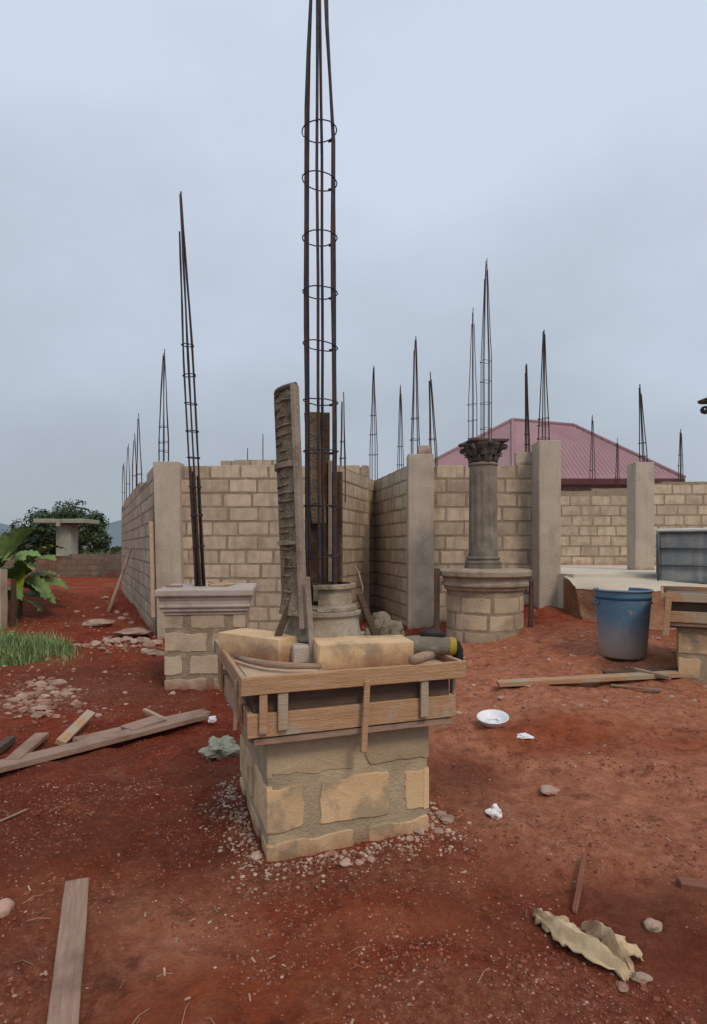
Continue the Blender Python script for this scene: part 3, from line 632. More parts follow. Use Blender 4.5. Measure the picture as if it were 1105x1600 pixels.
def formwork(label, center, rz, half_out, z_top, posts=True, group='timber formwork round the pedestal tops'):
    """two tiers of boards nailed round a square pedestal, with posts between"""
    t_ = thing('wooden_formwork', label, 'formwork', center, rz, group)
    ho = half_out; th = .028
    for s in range(4):
        ang = s*math.pi/2; d = Vector((math.cos(ang), math.sin(ang), 0)); nrm = Vector((math.sin(ang), -math.cos(ang), 0))
        ext = th if s % 2 == 0 else -.004
        part_board('upper_board', t_, nrm*(ho-th/2)+Vector((0, 0, z_top-.042)), 2*ho+ext*0-(0 if s % 2 == 0 else 2*th+.006), .084, th, ang, roll=random.uniform(-.04, .04))
        part_board('lower_board', t_, nrm*(ho-.035-th/2)+Vector((0, 0, z_top-.232)), 2*(ho-.035)-(0 if s % 2 == 0 else 2*th+.006), .108, th, ang, mat=m_form)
        part_board('ledge_board', t_, nrm*(ho-.062-.004)+Vector((0, 0, z_top-.309)), 2*(ho-.062)-(0 if s % 2 == 0 else .086), .032, .04, ang, mat=m_wood)
        if posts:
            for q in ((-.82, .036), (-.66, .046), (.6, .042)):
                post_part('post', t_, nrm*(ho-.035+.014)+d*(q[0]*ho)+Vector((0, 0, z_top-.168)), q[1], .022, .165+random.uniform(0, .04), m_form, (0, 0, ang))
    return t_

def rub(x, y, z): return (x, y, z)
# ---- front pedestal
A = Vector((-.15, 3.25, 0)); AY = R(19.5); ZT = .93
pA = thing('block_pedestal', 'nearest block pedestal in the foreground, wrapped in timber formwork at the top', 'pedestal', (A.x, A.y, 0), AY, 'square block pedestals for the columns')
pedestal_body(pA, .425, .60, -.12, 3, [m_mortar2, m_block2, m_smear], ch=.262)
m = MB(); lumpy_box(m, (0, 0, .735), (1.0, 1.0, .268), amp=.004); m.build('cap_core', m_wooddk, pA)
m = MB(); lumpy_box(m, (0, 0, .8845), (1.03, 1.03, .02), amp=.003); m.build('top_board', m_paleply, pA)
fA = formwork('orange stained timber formwork boxing the top of the nearest pedestal', (A.x, A.y, 0), AY, .565, ZT-.005)
post_part('stake', fA, (.02, -.565+.0, .70), .03, .02, .34, m_form, (0, R(3), 0))
post_part('stake', fA, (-.570, -.45, .775), .02, .02, .23, m_wood, (R(2), 0, R(90)))

# ---- left pedestal
B = Vector((-1.63, 6.55, 0)); BY = R(7)
pB = thing('block_pedestal', 'block pedestal at the left with a finished pale moulded cap', 'pedestal', (B.x, B.y, 0), BY, 'square block pedestals for the columns')
pedestal_body(pB, .42, .80, -.1, 5, [m_mortar3, m_block3], ch=.243)
m = MB()
def sq_rings(m, prof, mi=0):
    vv = []
    for (h, z) in prof: vv += [(-h, -h, z), (h, -h, z), (h, h, z), (-h, h, z)]
    k = len(prof); fs = [(i*4+j, i*4+(j+1) % 4, (i+1)*4+(j+1) % 4, (i+1)*4+j) for i in range(k-1) for j in range(4)]
    fs += [(3, 2, 1, 0), tuple((k-1)*4+j for j in range(4))]; m.add(vv, fs, mi)
sq_rings(m, [(.43,.78),(.43,.815),(.455,.82),(.455,.845),(.475,.865),(.475,.885),(.46,.888),(.462,.93),(.475,.955),(.47,.965),(.475,.972),(.49,.975),(.505,.99),(.505,1.045),(.49,1.06)])
m.build('cap', m_cap, pB, bevel=.006)

# ---- right pedestal
Cc = Vector((3.80, 5.88, 0)); CY = R(-28)
gz = .11
pC = thing('block_pedestal', 'block pedestal at the right edge of the picture with dark gap under its formwork', 'pedestal', (Cc.x, Cc.y, gz), CY, 'square block pedestals for the columns')
pedestal_body(pC, .43, .60, -.15, 9)
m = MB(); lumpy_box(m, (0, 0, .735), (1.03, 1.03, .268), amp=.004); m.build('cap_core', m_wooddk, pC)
m = MB(); lumpy_box(m, (0, 0, .8845), (1.06, 1.06, .02), amp=.003); m.build('top_board', m_wood, pC)
fC = formwork('timber formwork round the top of the pedestal at the right edge', (Cc.x, Cc.y, gz), CY, .585, .945, posts=False)
post_part('post', fC, (-.53, -.60, .72), .055, .04, .40, m_form, (0, R(4), 0))
post_part('post', fC, (.2, -.60, .78), .05, .03, .26, m_form)

# ---- round pedestal with finished column
D = Vector((X(757, 8.45), 8.45, .12)); RD = .56
pD = thing('round_pedestal', 'drum shaped block pedestal with moulded rings carrying the finished grey column', 'pedestal', D)
m = MB(); m.lathe([(RD-.012, -.2), (RD-.012, .80)], 48)
def mfc(u, v, n):
    th = -math.pi+u/RD; return ((RD-.012+n)*math.cos(th), (RD-.012+n)*math.sin(th), v)
courses(m, mfc, 2*math.pi*RD, lambda u: .80, .1, 1, z0=-.02, back=False, seed=4, step=.07, jit=.012, joint=.04, bl=.42)
m.build('base', [m_mortar3, m_block3], pD)
m = MB(); m.lathe([(.57,.765),(.585,.78),(.585,.81),(.61,.83),(.63,.835),(.63,.87),(.605,.885),(.60,.935),(.63,.955),(.66,.965),(.67,.975),(.67,1.035),(.645,1.06),(.2,1.075)], 56)
m.build('cap', m_tancap, pD, smooth='auto', angle=35)
for (px, w, mt, zz) in ((683, .075, m_wooddk, 1.10), (830, .06, m_wooddk, .93)):
    p = at(px, 900, D.y-.12)-D
    st = tag(post_part('timber_stake', None, (D.x+p.x, D.y+p.y, D.z+zz/2-.03), w, .05, zz, mt, (0, R(random.uniform(-2, 2)), 0)),
             'dark timber stake standing against the %s side of the round pedestal' % ('left' if px < 700 else 'right'), 'stake', 'stakes beside the round pedestal')

cG = 'cast grey columns with leafy capitals'
def column(label, loc, rz, z_base=0., h=1.86):
    t_ = thing('column', label, 'column', loc, rz, cG); hb = .22; hc = .30
    m = MB(); m.lathe([(.27,0),(.27,.05),(.255,.055),(.265,.075),(.265,.095),(.235,.11),(.23,.125),(.245,.14),(.245,.16),(.222,.175),(.215,.235)], 40)
    m.build('column_base', m_grey, t_, smooth='auto', angle=30)
    nf = 12
    def rf(th, z):
        c = math.cos(nf*th); f = sm((z-.30)/.05)*sm((h-hc-.16-z)/.05)
        return 1-.055*f*sm((c+.15)/.5)
    m = MB(); zs = [.235]+[.27+.03*i for i in range(6)]+[.6, .8, 1.0, 1.2]+[h-hc-.22+.03*i for i in range(6)]
    m.lathe([(.208-.010*(z/h), z) for z in zs], 144, rf=rf); m.build('shaft', m_grey, t_, smooth='auto', angle=50)
    m = MB(); m.lathe([(.198,h-hc-.07),(.215,h-hc-.06),(.22,h-hc-.045),(.215,h-hc-.03),(.20,h-hc-.02)], 40); m.build('neck_ring', m_grey, t_, smooth='auto')
    z0 = h-hc-.02
    m = MB(); m.lathe([(.19,z0),(.195,z0+.08),(.22,z0+.16),(.27,z0+.23),(.30,z0+.27)], 32); m.build('bell', m_greydk, t_, smooth=True)
    for rw, (nn, r0, hh, zz) in enumerate(((8, .198, .13, z0), (8, .215, .12, z0+.09))):
        for i in range(nn):
            a = 2*math.pi*(i+.5*rw)/nn; m = MB(); vv = []
            for k in range(6):
                q = k/5; rr = r0+.01+.055*q*q+(.02 if q > .85 else 0); z = zz+hh*(q if q < .9 else .82); w = .075*math.sin(math.pi*(.25+.7*q))+.004
                for s, bb in ((-1, -.012), (-.5, .006), (0, .016), (.5, .006), (1, -.012)):
                    th = a+s*w/rr; vv.append(((rr+bb)*math.cos(th), (rr+bb)*math.sin(th), z))
            m.add(vv, [(k*5+j, k*5+j+1, (k+1)*5+j+1, (k+1)*5+j) for k in range(5) for j in range(4)])
            o = m.build('leaf_ornament', m_greydk, t_, smooth=True); sl = o.modifiers.new('thick', 'SOLIDIFY'); sl.thickness = .02
    for i in range(4):
        a = math.pi/4+i*math.pi/2; m = MB(); pts = []; rr = []
        for k in range(15):
            q = k/14*3.6*math.pi; r_ = .045*(1-k/17); cx_, cz_ = .335, z0+.215
            x_ = cx_+r_*math.cos(q+2.2); pts.append((x_*math.cos(a), x_*math.sin(a), cz_+r_*math.sin(q+2.2))); rr.append(.018-.0006*k)
        m.tube([(.24*math.cos(a), .24*math.sin(a), z0+.1)]+pts, [.014]+rr, 7); m.build('volute', m_greydk, t_, smooth=True)
    m = MB(); vv = []; nA = 48
    for z, s in ((h-.045, .93), (h-.035, 1), (h-.006, 1.03), (h, 1.0)):
        for j in range(nA):
            th = 2*math.pi*j/nA; c4 = max(abs(math.cos(th)), abs(math.sin(th))); rr = .285/c4; q = abs(math.cos(2*th)); rr = rr*(1-.10*q)
            rr = min(rr, .395); vv.append((rr*s*math.cos(th), rr*s*math.sin(th), z))
    m.add(vv, [(i*nA+j, i*nA+(j+1) % nA, (i+1)*nA+(j+1) % nA, (i+1)*nA+j) for i in range(3) for j in range(nA)]+[tuple(range(nA-1, -1, -1)), tuple(3*nA+j for j in range(nA))])
    m.build('abacus', m_greydk, t_, smooth='auto')
    for i in range(4):
        a = i*math.pi/2; m = MB(); m.rock((.275*math.cos(a), .275*math.sin(a), h-.055), .045, sub=2, squash=1); m.build('rosette', m_greydk, t_, smooth=True)
    return t_
ZC = D.z+1.07
column('finished grey column with leafy capital on the round pedestal', (X(755, D.y), D.y, ZC), R(8), h=1.86)
column('grey column whose dark capital pokes in at the right edge of the picture', (3.95, 5.85, gz+.90), R(0), h=2.05)

# ------------------------------------------------------------------ cages (near)
random.seed(21)
ca = Vector((X(503, 3.25), 3.25, .90))
cage('tallest rebar cage rising out of the column mould on the nearest pedestal', ca, 4.22, .088, 6, .70, lean=(-.02, 0), stirrups=[.25, .546, .835, 1.14, 1.42, 1.737, 2.037, 2.344, 2.666, 2.947], rnd=True, r=.009, tipr=.03, rz=-.07, sr=.0036)
bb = at(313, 915, 6.5)
cage('tall leaning rebar cage standing on the cap of the left pedestal', (bb.x, bb.y, 1.06), 4.46, .058, 6, .60, lean=(-.235, 0), stirrups=[.45, .8, 1.12, 1.45, 1.75, 2.06, 2.38, 2.72], rnd=True, r=.0105, rz=.3, sr=.006, below=.02)
lc = bpy.context.scene.collection.objects[-1].parent      # starter bars lapped with the left cage
for i in range(5):
    a = 1.2*i; m = MB(); m.tube([(.045*math.cos(a)-.053*z*.9, .045*math.sin(a), z) for z in (-.02, .4, .8, 1.2+.05*i)], .012, 6); m.build('starter_bar', m_rust, lc, smooth=True)
lc = None
far_cage('tall rebar cage rising from the capital of the finished grey column', 760, 403, 687, 8.5, 8.45, n=6, sts=(.06, .2, .32, .43), r=.006, mat=m_rebar)
far_cage('thinner rebar cage just left of the one on the finished column', 739, 480, 733, 6.5, 9.97, n=4, sts=(.19, .30, .4), r=.0065, mat=m_rebar)
far_cage('dark rebar cage on top of the left corner pillar', 256, 545, 719, 8.5, 9.92, n=6, sts=(.08, .16, .3), taper=.22, mat=m_rebar, r=.008)
far_cage('nearest rebar cage on the receding left side wall', 218, 645, 765, 5, 13.9, sts=(.2,), taper=.25, mat=m_rebar, lean_px=-2)
far_cage('second rebar cage along the receding left side wall, just behind the nearest', 210, 677, 772, 4, 15.4, sts=(.3,), mat=m_rebar)
far_cage('third rebar cage along the receding left side wall', 200, 693, 783, 3.5, 17.4, sts=(.3,))
far_cage('farthest rebar cage at the end of the left side wall', 193, 722, 790, 2.5, 19.3, sts=(.3,))
far_cage('short thin rebar rods above the front wall, left of the column mould', 387, 700, 722, 1.6, 12.66, n=2, sts=(), taper=.3)
far_cage('taller pair of thin rebar rods above the front wall beside the column mould', 411, 678, 722, 1.8, 12.66, n=2, sts=(), taper=.3)
far_cage('slim rebar cage immediately right of the column mould', 536, 612, 742, 5, 10.3, sts=(.2, .4), taper=.2)
far_cage('rebar cage in the corner of the recessed wall', 584, 571, 757, 6.5, 12.45, sts=(.25, .42, .58), taper=.3, mat=m_rebar)
far_cage('rebar cage behind the return wall, left of the pillar with the cap block', 626, 601, 768, 5, 14.3, sts=(.25, .42), taper=.3, mat=m_rebar)
far_cage('rebar cage standing on the pillar left of the round column', 649, 525, 709, 7.5, 9.85, sts=(.12, .3), taper=.12)
far_cage('leaning rebar cage at the left end of the wall behind the round column', 678, 581, 727, 6.5, 9.98, lean_px=-6, sts=(.28,), taper=.2)
far_cage('faint bent rebar cage left of the thick pillar, in front of the red roof', 825, 568, 726, 4, 9.98, lean_px=-3, sts=(.2, .3), taper=.1)
far_cage('rebar cage on top of the thick pillar beside the slab', 850, 515, 689, 8.5, 9.68, sts=(.02, .14, .2), taper=.1, mat=m_rebar)
far_cage('thin rebar cage against the red roof, left of the shortest one', 926, 648, 772, 4, 16.6, sts=(.3,), taper=.25)
far_cage('shortest rebar cage against the red roof', 965, 684, 772, 3, 16.6, sts=(.3,), taper=.25)
far_cage('leaning rebar cage on the slender pillar in front of the red roof', 1006, 600, 723, 5.5, 11.0, lean_px=-6, sts=(.08, .25), taper=.15, mat=m_rebar)
far_cage('isolated rebar cage at the right beyond the end of the red roof', 1064, 670, 752, 3.2, 13.7, sts=(.3, .5), taper=.25)

# ------------------------------------------------------------------ column mould on the front pedestal
random.seed(33)
mc = Vector((X(505, 3.27), 3.27, .90))
MG = 'pieces of the column mould'
def shell(m, r, t, a0, a1, z0, z1, n=18, nz_=24, mi=0, amp=.004, flare=None):
    vv = []
    for rr, sgn in ((r, 1), (r-t, 0)):
        for i in range(nz_+1):
            z = z0+(z1-z0)*i/nz_
            for j in range(n+1):
                a = a0+(a1-a0)*j/n; q = rr+(flare(z) if flare else 0)+(amp*noise.noise(Vector((a*9, z*14, r*5))) if sgn else 0)
                vv.append((q*math.cos(a), q*math.sin(a), z))
    k = (nz_+1)*(n+1); fs = []
    for i in range(nz_):
        for j in range(n):
            o = i*(n+1)+j; fs += [(o, o+1, o+n+2, o+n+1), (k+o+1, k+o, k+o+n+1, k+o+n+2)]
    for i in range(nz_):
        for j in (0, n):
            o = i*(n+1)+j; f = (o, o+n+1, k+o+n+1, k+o); fs.append(f if j == 0 else f[::-1])
    for j in range(n):
        o = j; fs.append((o+1, o, k+o, k+o+1)); o = nz_*(n+1)+j; fs.append((o, o+1, k+o+1, k+o))
    m.add(vv, fs, mi)
# front left piece, ribs outside
t1 = thing('column_mould', 'tall ribbed shell of the column mould leaning at the left of the tallest cage', 'mould', (mc.x, mc.y, 1.02), group=MG)
t1.rotation_euler = (0, R(-2.2), 0)
m = MB(); shell(m, .215, .02, R(165), R(243), .12, 1.34, nz_=50, amp=.009, flare=lambda z: .03*sm((.26-z)/.16)); m.build('shell', [m_mould], t1, smooth='auto')
for i in range(26):
    z = .2+i*.045+random.uniform(-.008, .008); m = MB()
    a0_, a1_ = R(168+random.choice((0, 3, 20, 35))), R(241-random.choice((0, 4, 15, 30)))
    m.tube([((.222)*math.cos(a0_+(a1_-a0_)*k/8), .222*math.sin(a0_+(a1_-a0_)*k/8), z+.006*noise.noise(Vector((k*.9, i, 3)))) for k in range(9)], [.0055+.005*noise.noise(Vector((k*1.7, i*3, 1))) for k in range(9)], 6)
    m.build('rib', m_mould, t1, smooth=True)
for z, hh in ((.92, .03), (.50, .02), (.12, .03)):
    m = MB(); shell(m, .238, .04, R(166), R(242), z, z+hh, nz_=1); m.build('band', m_flange, t1)
m = MB(); m.tube([(.21*math.cos(R(163+i*12)), .21*math.sin(R(163+i*12)), 1.35) for i in range(8)], .018, 8); m.build('rim', m_greydk, t1, smooth=True)
m = MB()
for a in (246, 168):
    d = Vector((math.cos(R(a)), math.sin(R(a)), 0)); m.box(d*(.222 if a > 200 else .222)+Vector((0, 0, .70)), (.055 if a > 200 else .03, .028, 1.30), Matrix.Rotation(R(a), 3, 'Z'))
m.build('flange', m_flange, t1, bevel=.004)
# back pieces, inner face towards the camera
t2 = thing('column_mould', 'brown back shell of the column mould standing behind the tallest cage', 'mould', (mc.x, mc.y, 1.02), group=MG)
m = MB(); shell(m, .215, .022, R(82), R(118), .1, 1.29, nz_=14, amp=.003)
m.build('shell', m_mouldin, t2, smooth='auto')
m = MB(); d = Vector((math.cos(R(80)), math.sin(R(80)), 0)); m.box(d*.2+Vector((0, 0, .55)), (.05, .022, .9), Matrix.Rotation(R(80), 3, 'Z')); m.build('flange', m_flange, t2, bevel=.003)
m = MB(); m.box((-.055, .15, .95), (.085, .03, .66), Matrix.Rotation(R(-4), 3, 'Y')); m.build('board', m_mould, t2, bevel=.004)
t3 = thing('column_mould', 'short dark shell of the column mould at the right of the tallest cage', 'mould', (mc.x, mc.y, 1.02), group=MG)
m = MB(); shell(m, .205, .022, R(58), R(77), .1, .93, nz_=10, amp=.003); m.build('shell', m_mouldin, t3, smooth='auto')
m = MB(); m.tube([(.19, .02, .1), (.21, 0, .14), (.225, -.01, .25), (.20, 0, .34), (.18, .01, .37)], .006, 6); m.build('wire_loop', m_flange, t3, smooth=True)
# base mould
t4 = thing('base_mould', 'stepped grey mould for the column base under the tall mould shells', 'mould', (mc.x, mc.y, .895), R(19), MG)
def gap(r0): pass
m = MB(); m.lathe([(0.172,.255),(0.194,.257),(0.194,.275),(0.165,.285),(0.163,.37),(0.185,.378),(0.187,.40),(0.159,.402)], 40, a0=R(-115), a1=R(95)); m.build('upper_ring', m_basemld, t4, smooth='auto')
m = MB(); m.lathe([(0.172,.09),(0.219,.10),(0.219,.125),(0.211,.135),(0.200,.20),(0.198,.225),(0.215,.232),(0.217,.250),(0.172,.257)], 44); m.build('lower_ring', m_basemld, t4, smooth='auto')
m = MB(); sq_rings(m, [(.215, -.005), (.222, .0), (.222, .085), (.21, .092)]); m.build('plinth', m_cap, t4, bevel=.006)
for sx_ in (-1, 1):
    m = MB(); m.box((sx_*.25, -.08, .19), (.035, .03, .33), Matrix.Rotation(R(sx_*-22), 3, 'Y')); m.build('brace', m_wooddk, t4, bevel=.003)
post_part('clamp_bar', t4, (-.135, -.225, .22), .028, .02, .46, m_flange, (0, R(-4), R(-10)))

# ------------------------------------------------------------------ things lying on the front pedestal
random.seed(5)
def loose(label, c, L_, w, h, rz, mat=m_block2, z=.8955):
    mb = MB(); ol = outline(-L_/2, L_/2, -w/2, w/2, .0025, random.random()*9, .06); n = len(ol)
    vv = []
    for zz, s in ((0, .995), (.003, 1.0), (h-.004, 1.0), (h, .99)): vv += [(a*s, b*s, zz+.003*noise.noise(Vector((a*9, b*9, zz)))) for a, b in ol]
    mb.add(vv, [(i*n+j, i*n+(j+1) % n, (i+1)*n+(j+1) % n, (i+1)*n+j) for i in range(3) for j in range(n)]+[tuple(range(n-1, -1, -1)), tuple(3*n+j for j in range(n))])
    return tag(mb.build('sandcrete_block', mat, loc=(c[0], c[1], z), rot=(0, 0, rz)), label, 'block', 'loose blocks on the nearest pedestal')
loose('cream block lying flat at the front right on the nearest pedestal', (.045, 2.99), .49, .24, .125, R(11), m_block2)
loose('cream block lying at an angle on the left of the nearest pedestal', (-.515, 3.20), .47, .21, .125, R(-35), m_block2)
def curved_strip(name, label, cat, pts, w, t, mat, z):
    m = MB(); m.tube(pts, [w]*len(pts), 8); m.v = [(x, y, z+t+(zz-z)*1.0) for x, y, zz in m.v]
    return tag(m.build(name, mat, smooth=True), label, cat)
p0 = Vector((-.62, 3.22)); 
m = MB(); pp = [(-.62, 3.02, .925), (-.53, 2.90, .93), (-.42, 2.80, .932), (-.30, 2.755, .932), (-.15, 2.76, .93)]
m.tube(pp, [.012, .016, .018, .017, .012], 7); tag(m.build('bent_stick', m_wood, smooth=True), 'bent stick lying along the front left edge of the nearest formwork', 'stick')
# power tool on the right corner
tl = thing('power_tool', 'grey and black hand tool with yellow band on the corner of nearest formwork', 'tool', (.405, 3.08, .90), R(8)); tl.scale = (.82, .9, .9)
m = MB(); m.tube([(-.17, 0, .075), (-.14, 0, .085), (.0, 0, .085), (.10, 0, .08), (.125, 0, .08)], [.05, .058, .062, .055, .05], 14); m.build('body', m_toolgr, tl, smooth='auto')
m = MB(); m.tube([(.125, 0, .08), (.15, 0, .079), (.172, 0, .078)], [.052, .057, .05], 14); m.v = [(x*.96+.004, y*.8-.012, z*.98) for x, y, z in m.v]; m.build('band', m_yellow, tl, smooth='auto')
m = MB(); m.tube([(.165, 0, .07), (.19, 0, .045), (.195, 0, .0), (.19, -.01, -.03)], [.05, .04, .034, .026], 12); m.build('grip', m_black, tl, smooth='auto')
m = MB(); m.tube([(-.06, 0, .14), (-.02, 0, .153), (.06, 0, .15), (.10, 0, .135)], [.02, .03, .03, .018], 10); m.build('handle', m_black, tl, smooth=True)
m = MB(); m.tube([(-.17, 0, .075), (-.2, 0, .07), (-.24, .01, .05)], [.03, .026, .02], 10); m.build('nose', m_black, tl, smooth=True)
m = MB(); m.tube([(.285, 2.82, .945), (.32, 2.855, .948), (.37, 2.915, .95), (.40, 2.95, .947)], [.022, .027, .026, .02], 10)
tag(m.build('wood_billet', m_wood, smooth=True), 'short round wood billet lying before the hand tool on the nearest formwork', 'wood')
# crumpled sack behind the base mould
def crumple(name, label, cat, loc, size, mat, seed, sub=3, amp=.35, rot=0, group=None):
    base, fc = ICO[sub]; vv = []
    for p in base:
        d = 1+amp*noise.noise(p*1.6+Vector((seed, 0, 0)))+amp*.5*abs(noise.noise(p*4.1+Vector((seed, 5, 0))))
        vv.append((p.x*size[0]*d, p.y*size[1]*d, max(p.z*size[2]*d, -size[2]*.55)+size[2]*.55))
    m = MB(); m.add(vv, fc); return tag(m.build(name, mat, loc=loc, rot=(0, 0, rot), smooth='auto', angle=28), label, cat, group)
crumple('cement_sack', 'crumpled grey sack behind the base mould on the nearest pedestal', 'sack', (.18, 3.52, .895), (.10, .09, .11), m_sack, 4, amp=.6)
crumple('cement_sack', 'slumped grey sack on the right pedestal formwork before the tank', 'sack', (3.68, 5.55, gz+.894), (.22, .14, .09), m_sack, 9, amp=.6)
crumple('cement_sack', 'brownish bulging sack beside the column at the right edge', 'sack', (3.96, 5.5, gz+.894), (.12, .12, .15), M('brown_sack', (.14,.12,.06), (.24,.2,.12), 8, .9, .5, 60), 13, amp=.5)
# strip and thin flat piece on the left pedestal
m = MB(); pb = at(345, 914, 6.45)
m.tube([(-.14, .02, .02), (-.10, 0, .008), (0, -.01, .012), (.1, 0, .022), (.17, .02, .03)], [.012, .02, .022, .018, .008], 7)
m.tube([(-.15, .03, .05), (-.06, .02, .028), (.02, .0, .035), (.05, .01, .055)], [.006, .012, .012, .006], 6)
tag(m.build('wood_strip', m_paleply, loc=(pb.x, 6.45, 1.062), smooth=True), 'bent yellowish strip lying on the cap of the left pedestal', 'strip')
mb = plank_mesh(.17, .09, .02); tag(mb.build('flat_piece', m_woodgr, loc=(X(274, 6.4), 6.36, 1.06), rot=(0, 0, R(5))), 'small dark flat piece on the left corner of the left pedestal cap', 'wood')  # thin flat piece standing in for a dark slot on the cap

# ------------------------------------------------------------------ bucket
random.seed(8)
bp_ = G(990, 1036)
bk = thing('bucket', 'large blue bucket stained grey with cement, by the right pedestal', 'bucket', (bp_.x, bp_.y+.25, g(bp_.x, bp_.y+.25)-.01))
sc_ = (bp_.y+.25)/F; hb = 103*sc_; rt, rb = 41.0*sc_, 33.5*sc_
m = MB(); n = 56; prof = [(rb*.96, 0), (rb, .012)]+[(rb+(rt-rb)*t, hb*t) for t in (.2, .4, .6, .8, .93, 1)]
inn = [(r_-.008, z) for r_, z in reversed(prof[2:])]+[(rb-.008, .02)]
m.lathe(prof+inn, n, cap=False)
def notch(x, y, z):
    a = math.atan2(y, x); d = abs(a-R(88)); return z-(.055*hb/.6)*sm((R(36)-d)/R(5))*sm((z/hb-.85)/.1) if d < R(36) else z
m.v = [(x, y, notch(x, y, z)) for x, y, z in m.v]
c0 = len(m.v); m.add([((rb-.01)*math.cos(2*math.pi*j/n), (rb-.01)*math.sin(2*math.pi*j/n), .02) for j in range(n)], [tuple(range(n))])
m.build('body', m_blue, bk, smooth='auto')
m = MB(); m.tube([(rt*1.01*math.cos(a), rt*1.01*math.sin(a), hb-.002) for a in [R(128)+R(284)*i/60 for i in range(61)]], .013, 8); m.build('rim', M('bucket_rim', (.09,.16,.24), (.15,.22,.30), 5, .5, .1, 30), bk, smooth=True)
m = MB(); m.lathe([(rt*.955, hb*.86), (rt*1.0, hb*.87), (rt*1.0, hb*.895), (rt*.965, hb*.91)], n, cap=False); m.build('collar', M('bucket_collar', (.015,.05,.10), (.02,.06,.12), 5, .5, .1, 30), bk, smooth='auto')
for s in (-1, 1):
    m = MB(); m.tube([(s*rt*.97, -.05, hb*.83), (s*rt*1.07, -.03, hb*.8), (s*rt*1.08, .03, hb*.8), (s*rt*.97, .05, hb*.83)], .011, 7); m.build('handle', m_blue, bk, smooth=True)

# ------------------------------------------------------------------ tank on the slab
tk = thing('water_tank', 'grey framed box tank with pale lid at the right edge, behind the right pedestal', 'tank', (5.32, 8.98, .95), R(-27))
tw, td, thh = 1.02, .9, .80
m = MB(); lumpy_box(m, (0, 0, thh/2), (tw-.05, td-.05, thh-.03), amp=.012); m.build('container', m_tankpan, tk, bevel=.02)
m = MB()
for z in (.02, .27, .53, thh-.03): 
    for yy in (-td/2, td/2): m.tube([(-tw/2, yy, z), (tw/2, yy, z)], .014, 8)
    for xx in (-tw/2, tw/2): m.tube([(xx, -td/2, z), (xx, td/2, z)], .014, 8)
for q in (0, 5):
    xx = -tw/2+tw*q/5
    for yy in (-td/2, td/2): m.tube([(xx, yy*1.012, 0), (xx, yy*1.012, thh-.02)], .005 if q % 5 else .016, 8)
m.build('frame', m_tankfrm, tk, smooth=True)
m = MB(); lumpy_box(m, (0, 0, thh+.01), (tw+.05, td+.05, .05), amp=.008); m.build('lid', m_tanktop, tk, bevel=.012)

# ------------------------------------------------------------------ neighbour house
hs = thing('house', 'neighbour house with a wide dusty red hip roof behind the block walls', 'house', (10, 30, 0))
off = Vector((10, 30, 0))
pk1, pk2 = Vector((8.56, 31, 8.35)), Vector((11.85, 31, 8.05))
e = [Vector((7.2, 26, 4.62)), Vector((14.95, 26, 4.62)), Vector((17.5, 36.5, 4.62)), Vector((3.0, 37, 4.62)), Vector((1.75, 30, 4.72))]
m = MB()
def roofface(pts, th=.08):
    pts = [p-off for p in pts]; n = len(pts); m.add(pts+[p-Vector((0, 0, th)) for p in pts], [tuple(range(n)), tuple(range(2*n-1, n-1, -1))]+[(i, n+i, n+(i+1) % n, (i+1) % n) for i in range(n)])
roofface([e[0], e[1], pk2, pk1]); roofface([e[4], e[0], pk1]); roofface([e[1], e[2], pk2]); roofface([e[2], e[3], pk1, pk2]); roofface([e[3], e[4], pk1])
rf_ = m.build('roof', m_roof, hs)
m = MB()
for a, b in ((pk1, pk2), (pk1, e[0]), (pk2, e[1]), (pk1, e[4])): m.tube([a-off+Vector((0, 0, .03)), b-off+Vector((0, 0, .03))], .09, 6)
m.build('ridge_cap', m_roof, rf_)
# roof sheet ribs
m = MB()
for i in range(40):
    t = (i+.5)/40; a = e[0].lerp(e[1], t)
    xr = a.x; s = min(1, max(0, (xr-e[0].x)/(pk1.x-e[0].x))) if xr < pk1.x else min(1, max(0, (e[1].x-xr)/(e[1].x-pk2.x))) if xr > pk2.x else 1
    top = Vector((xr, 26+5*s, 4.62+3.6*s)); m.tube([a-off+Vector((0, 0, .0)), top-off+Vector((0, 0, .0))], .007, 4)
m.build('sheet_rib', m_roof, rf_)
m = MB()
for a, b in ((e[0], e[1]), (e[4], e[0]), (e[1], e[2])):
    d = (b-a); L_ = d.length; m.box((a+b)/2-off-Vector((0, 0, .16)), (L_, .05, .26), Matrix.Rotation(math.atan2(d.y, d.x), 3, 'Z'))
m.build('fascia', m_fascia, hs)
m = MB(); wl = [Vector((7.7, 26.7)), Vector((14.3, 26.7)), Vector((16.6, 36)), Vector((3.5, 36)), Vector((2.5, 30.2))]
m.add([(p.x-10, p.y-30, 0) for p in wl]+[(p.x-10, p.y-30, 4.5) for p in wl], [(i, (i+1) % 5, 5+(i+1) % 5, 5+i) for i in range(5)]); m.build('wall', m_plaster, hs)
for x_ in (9.75, 11.9, 13.4):
    m = MB(); m.box((x_-10, -3.33, 3.25), (1.0, .05, 1.7)); w_ = m.build('window', m_fascia, hs)
    m = MB(); m.box((x_-10, -3.365, 3.25), (.86, .02, 1.56)); m.build('pane', m_glass, w_)

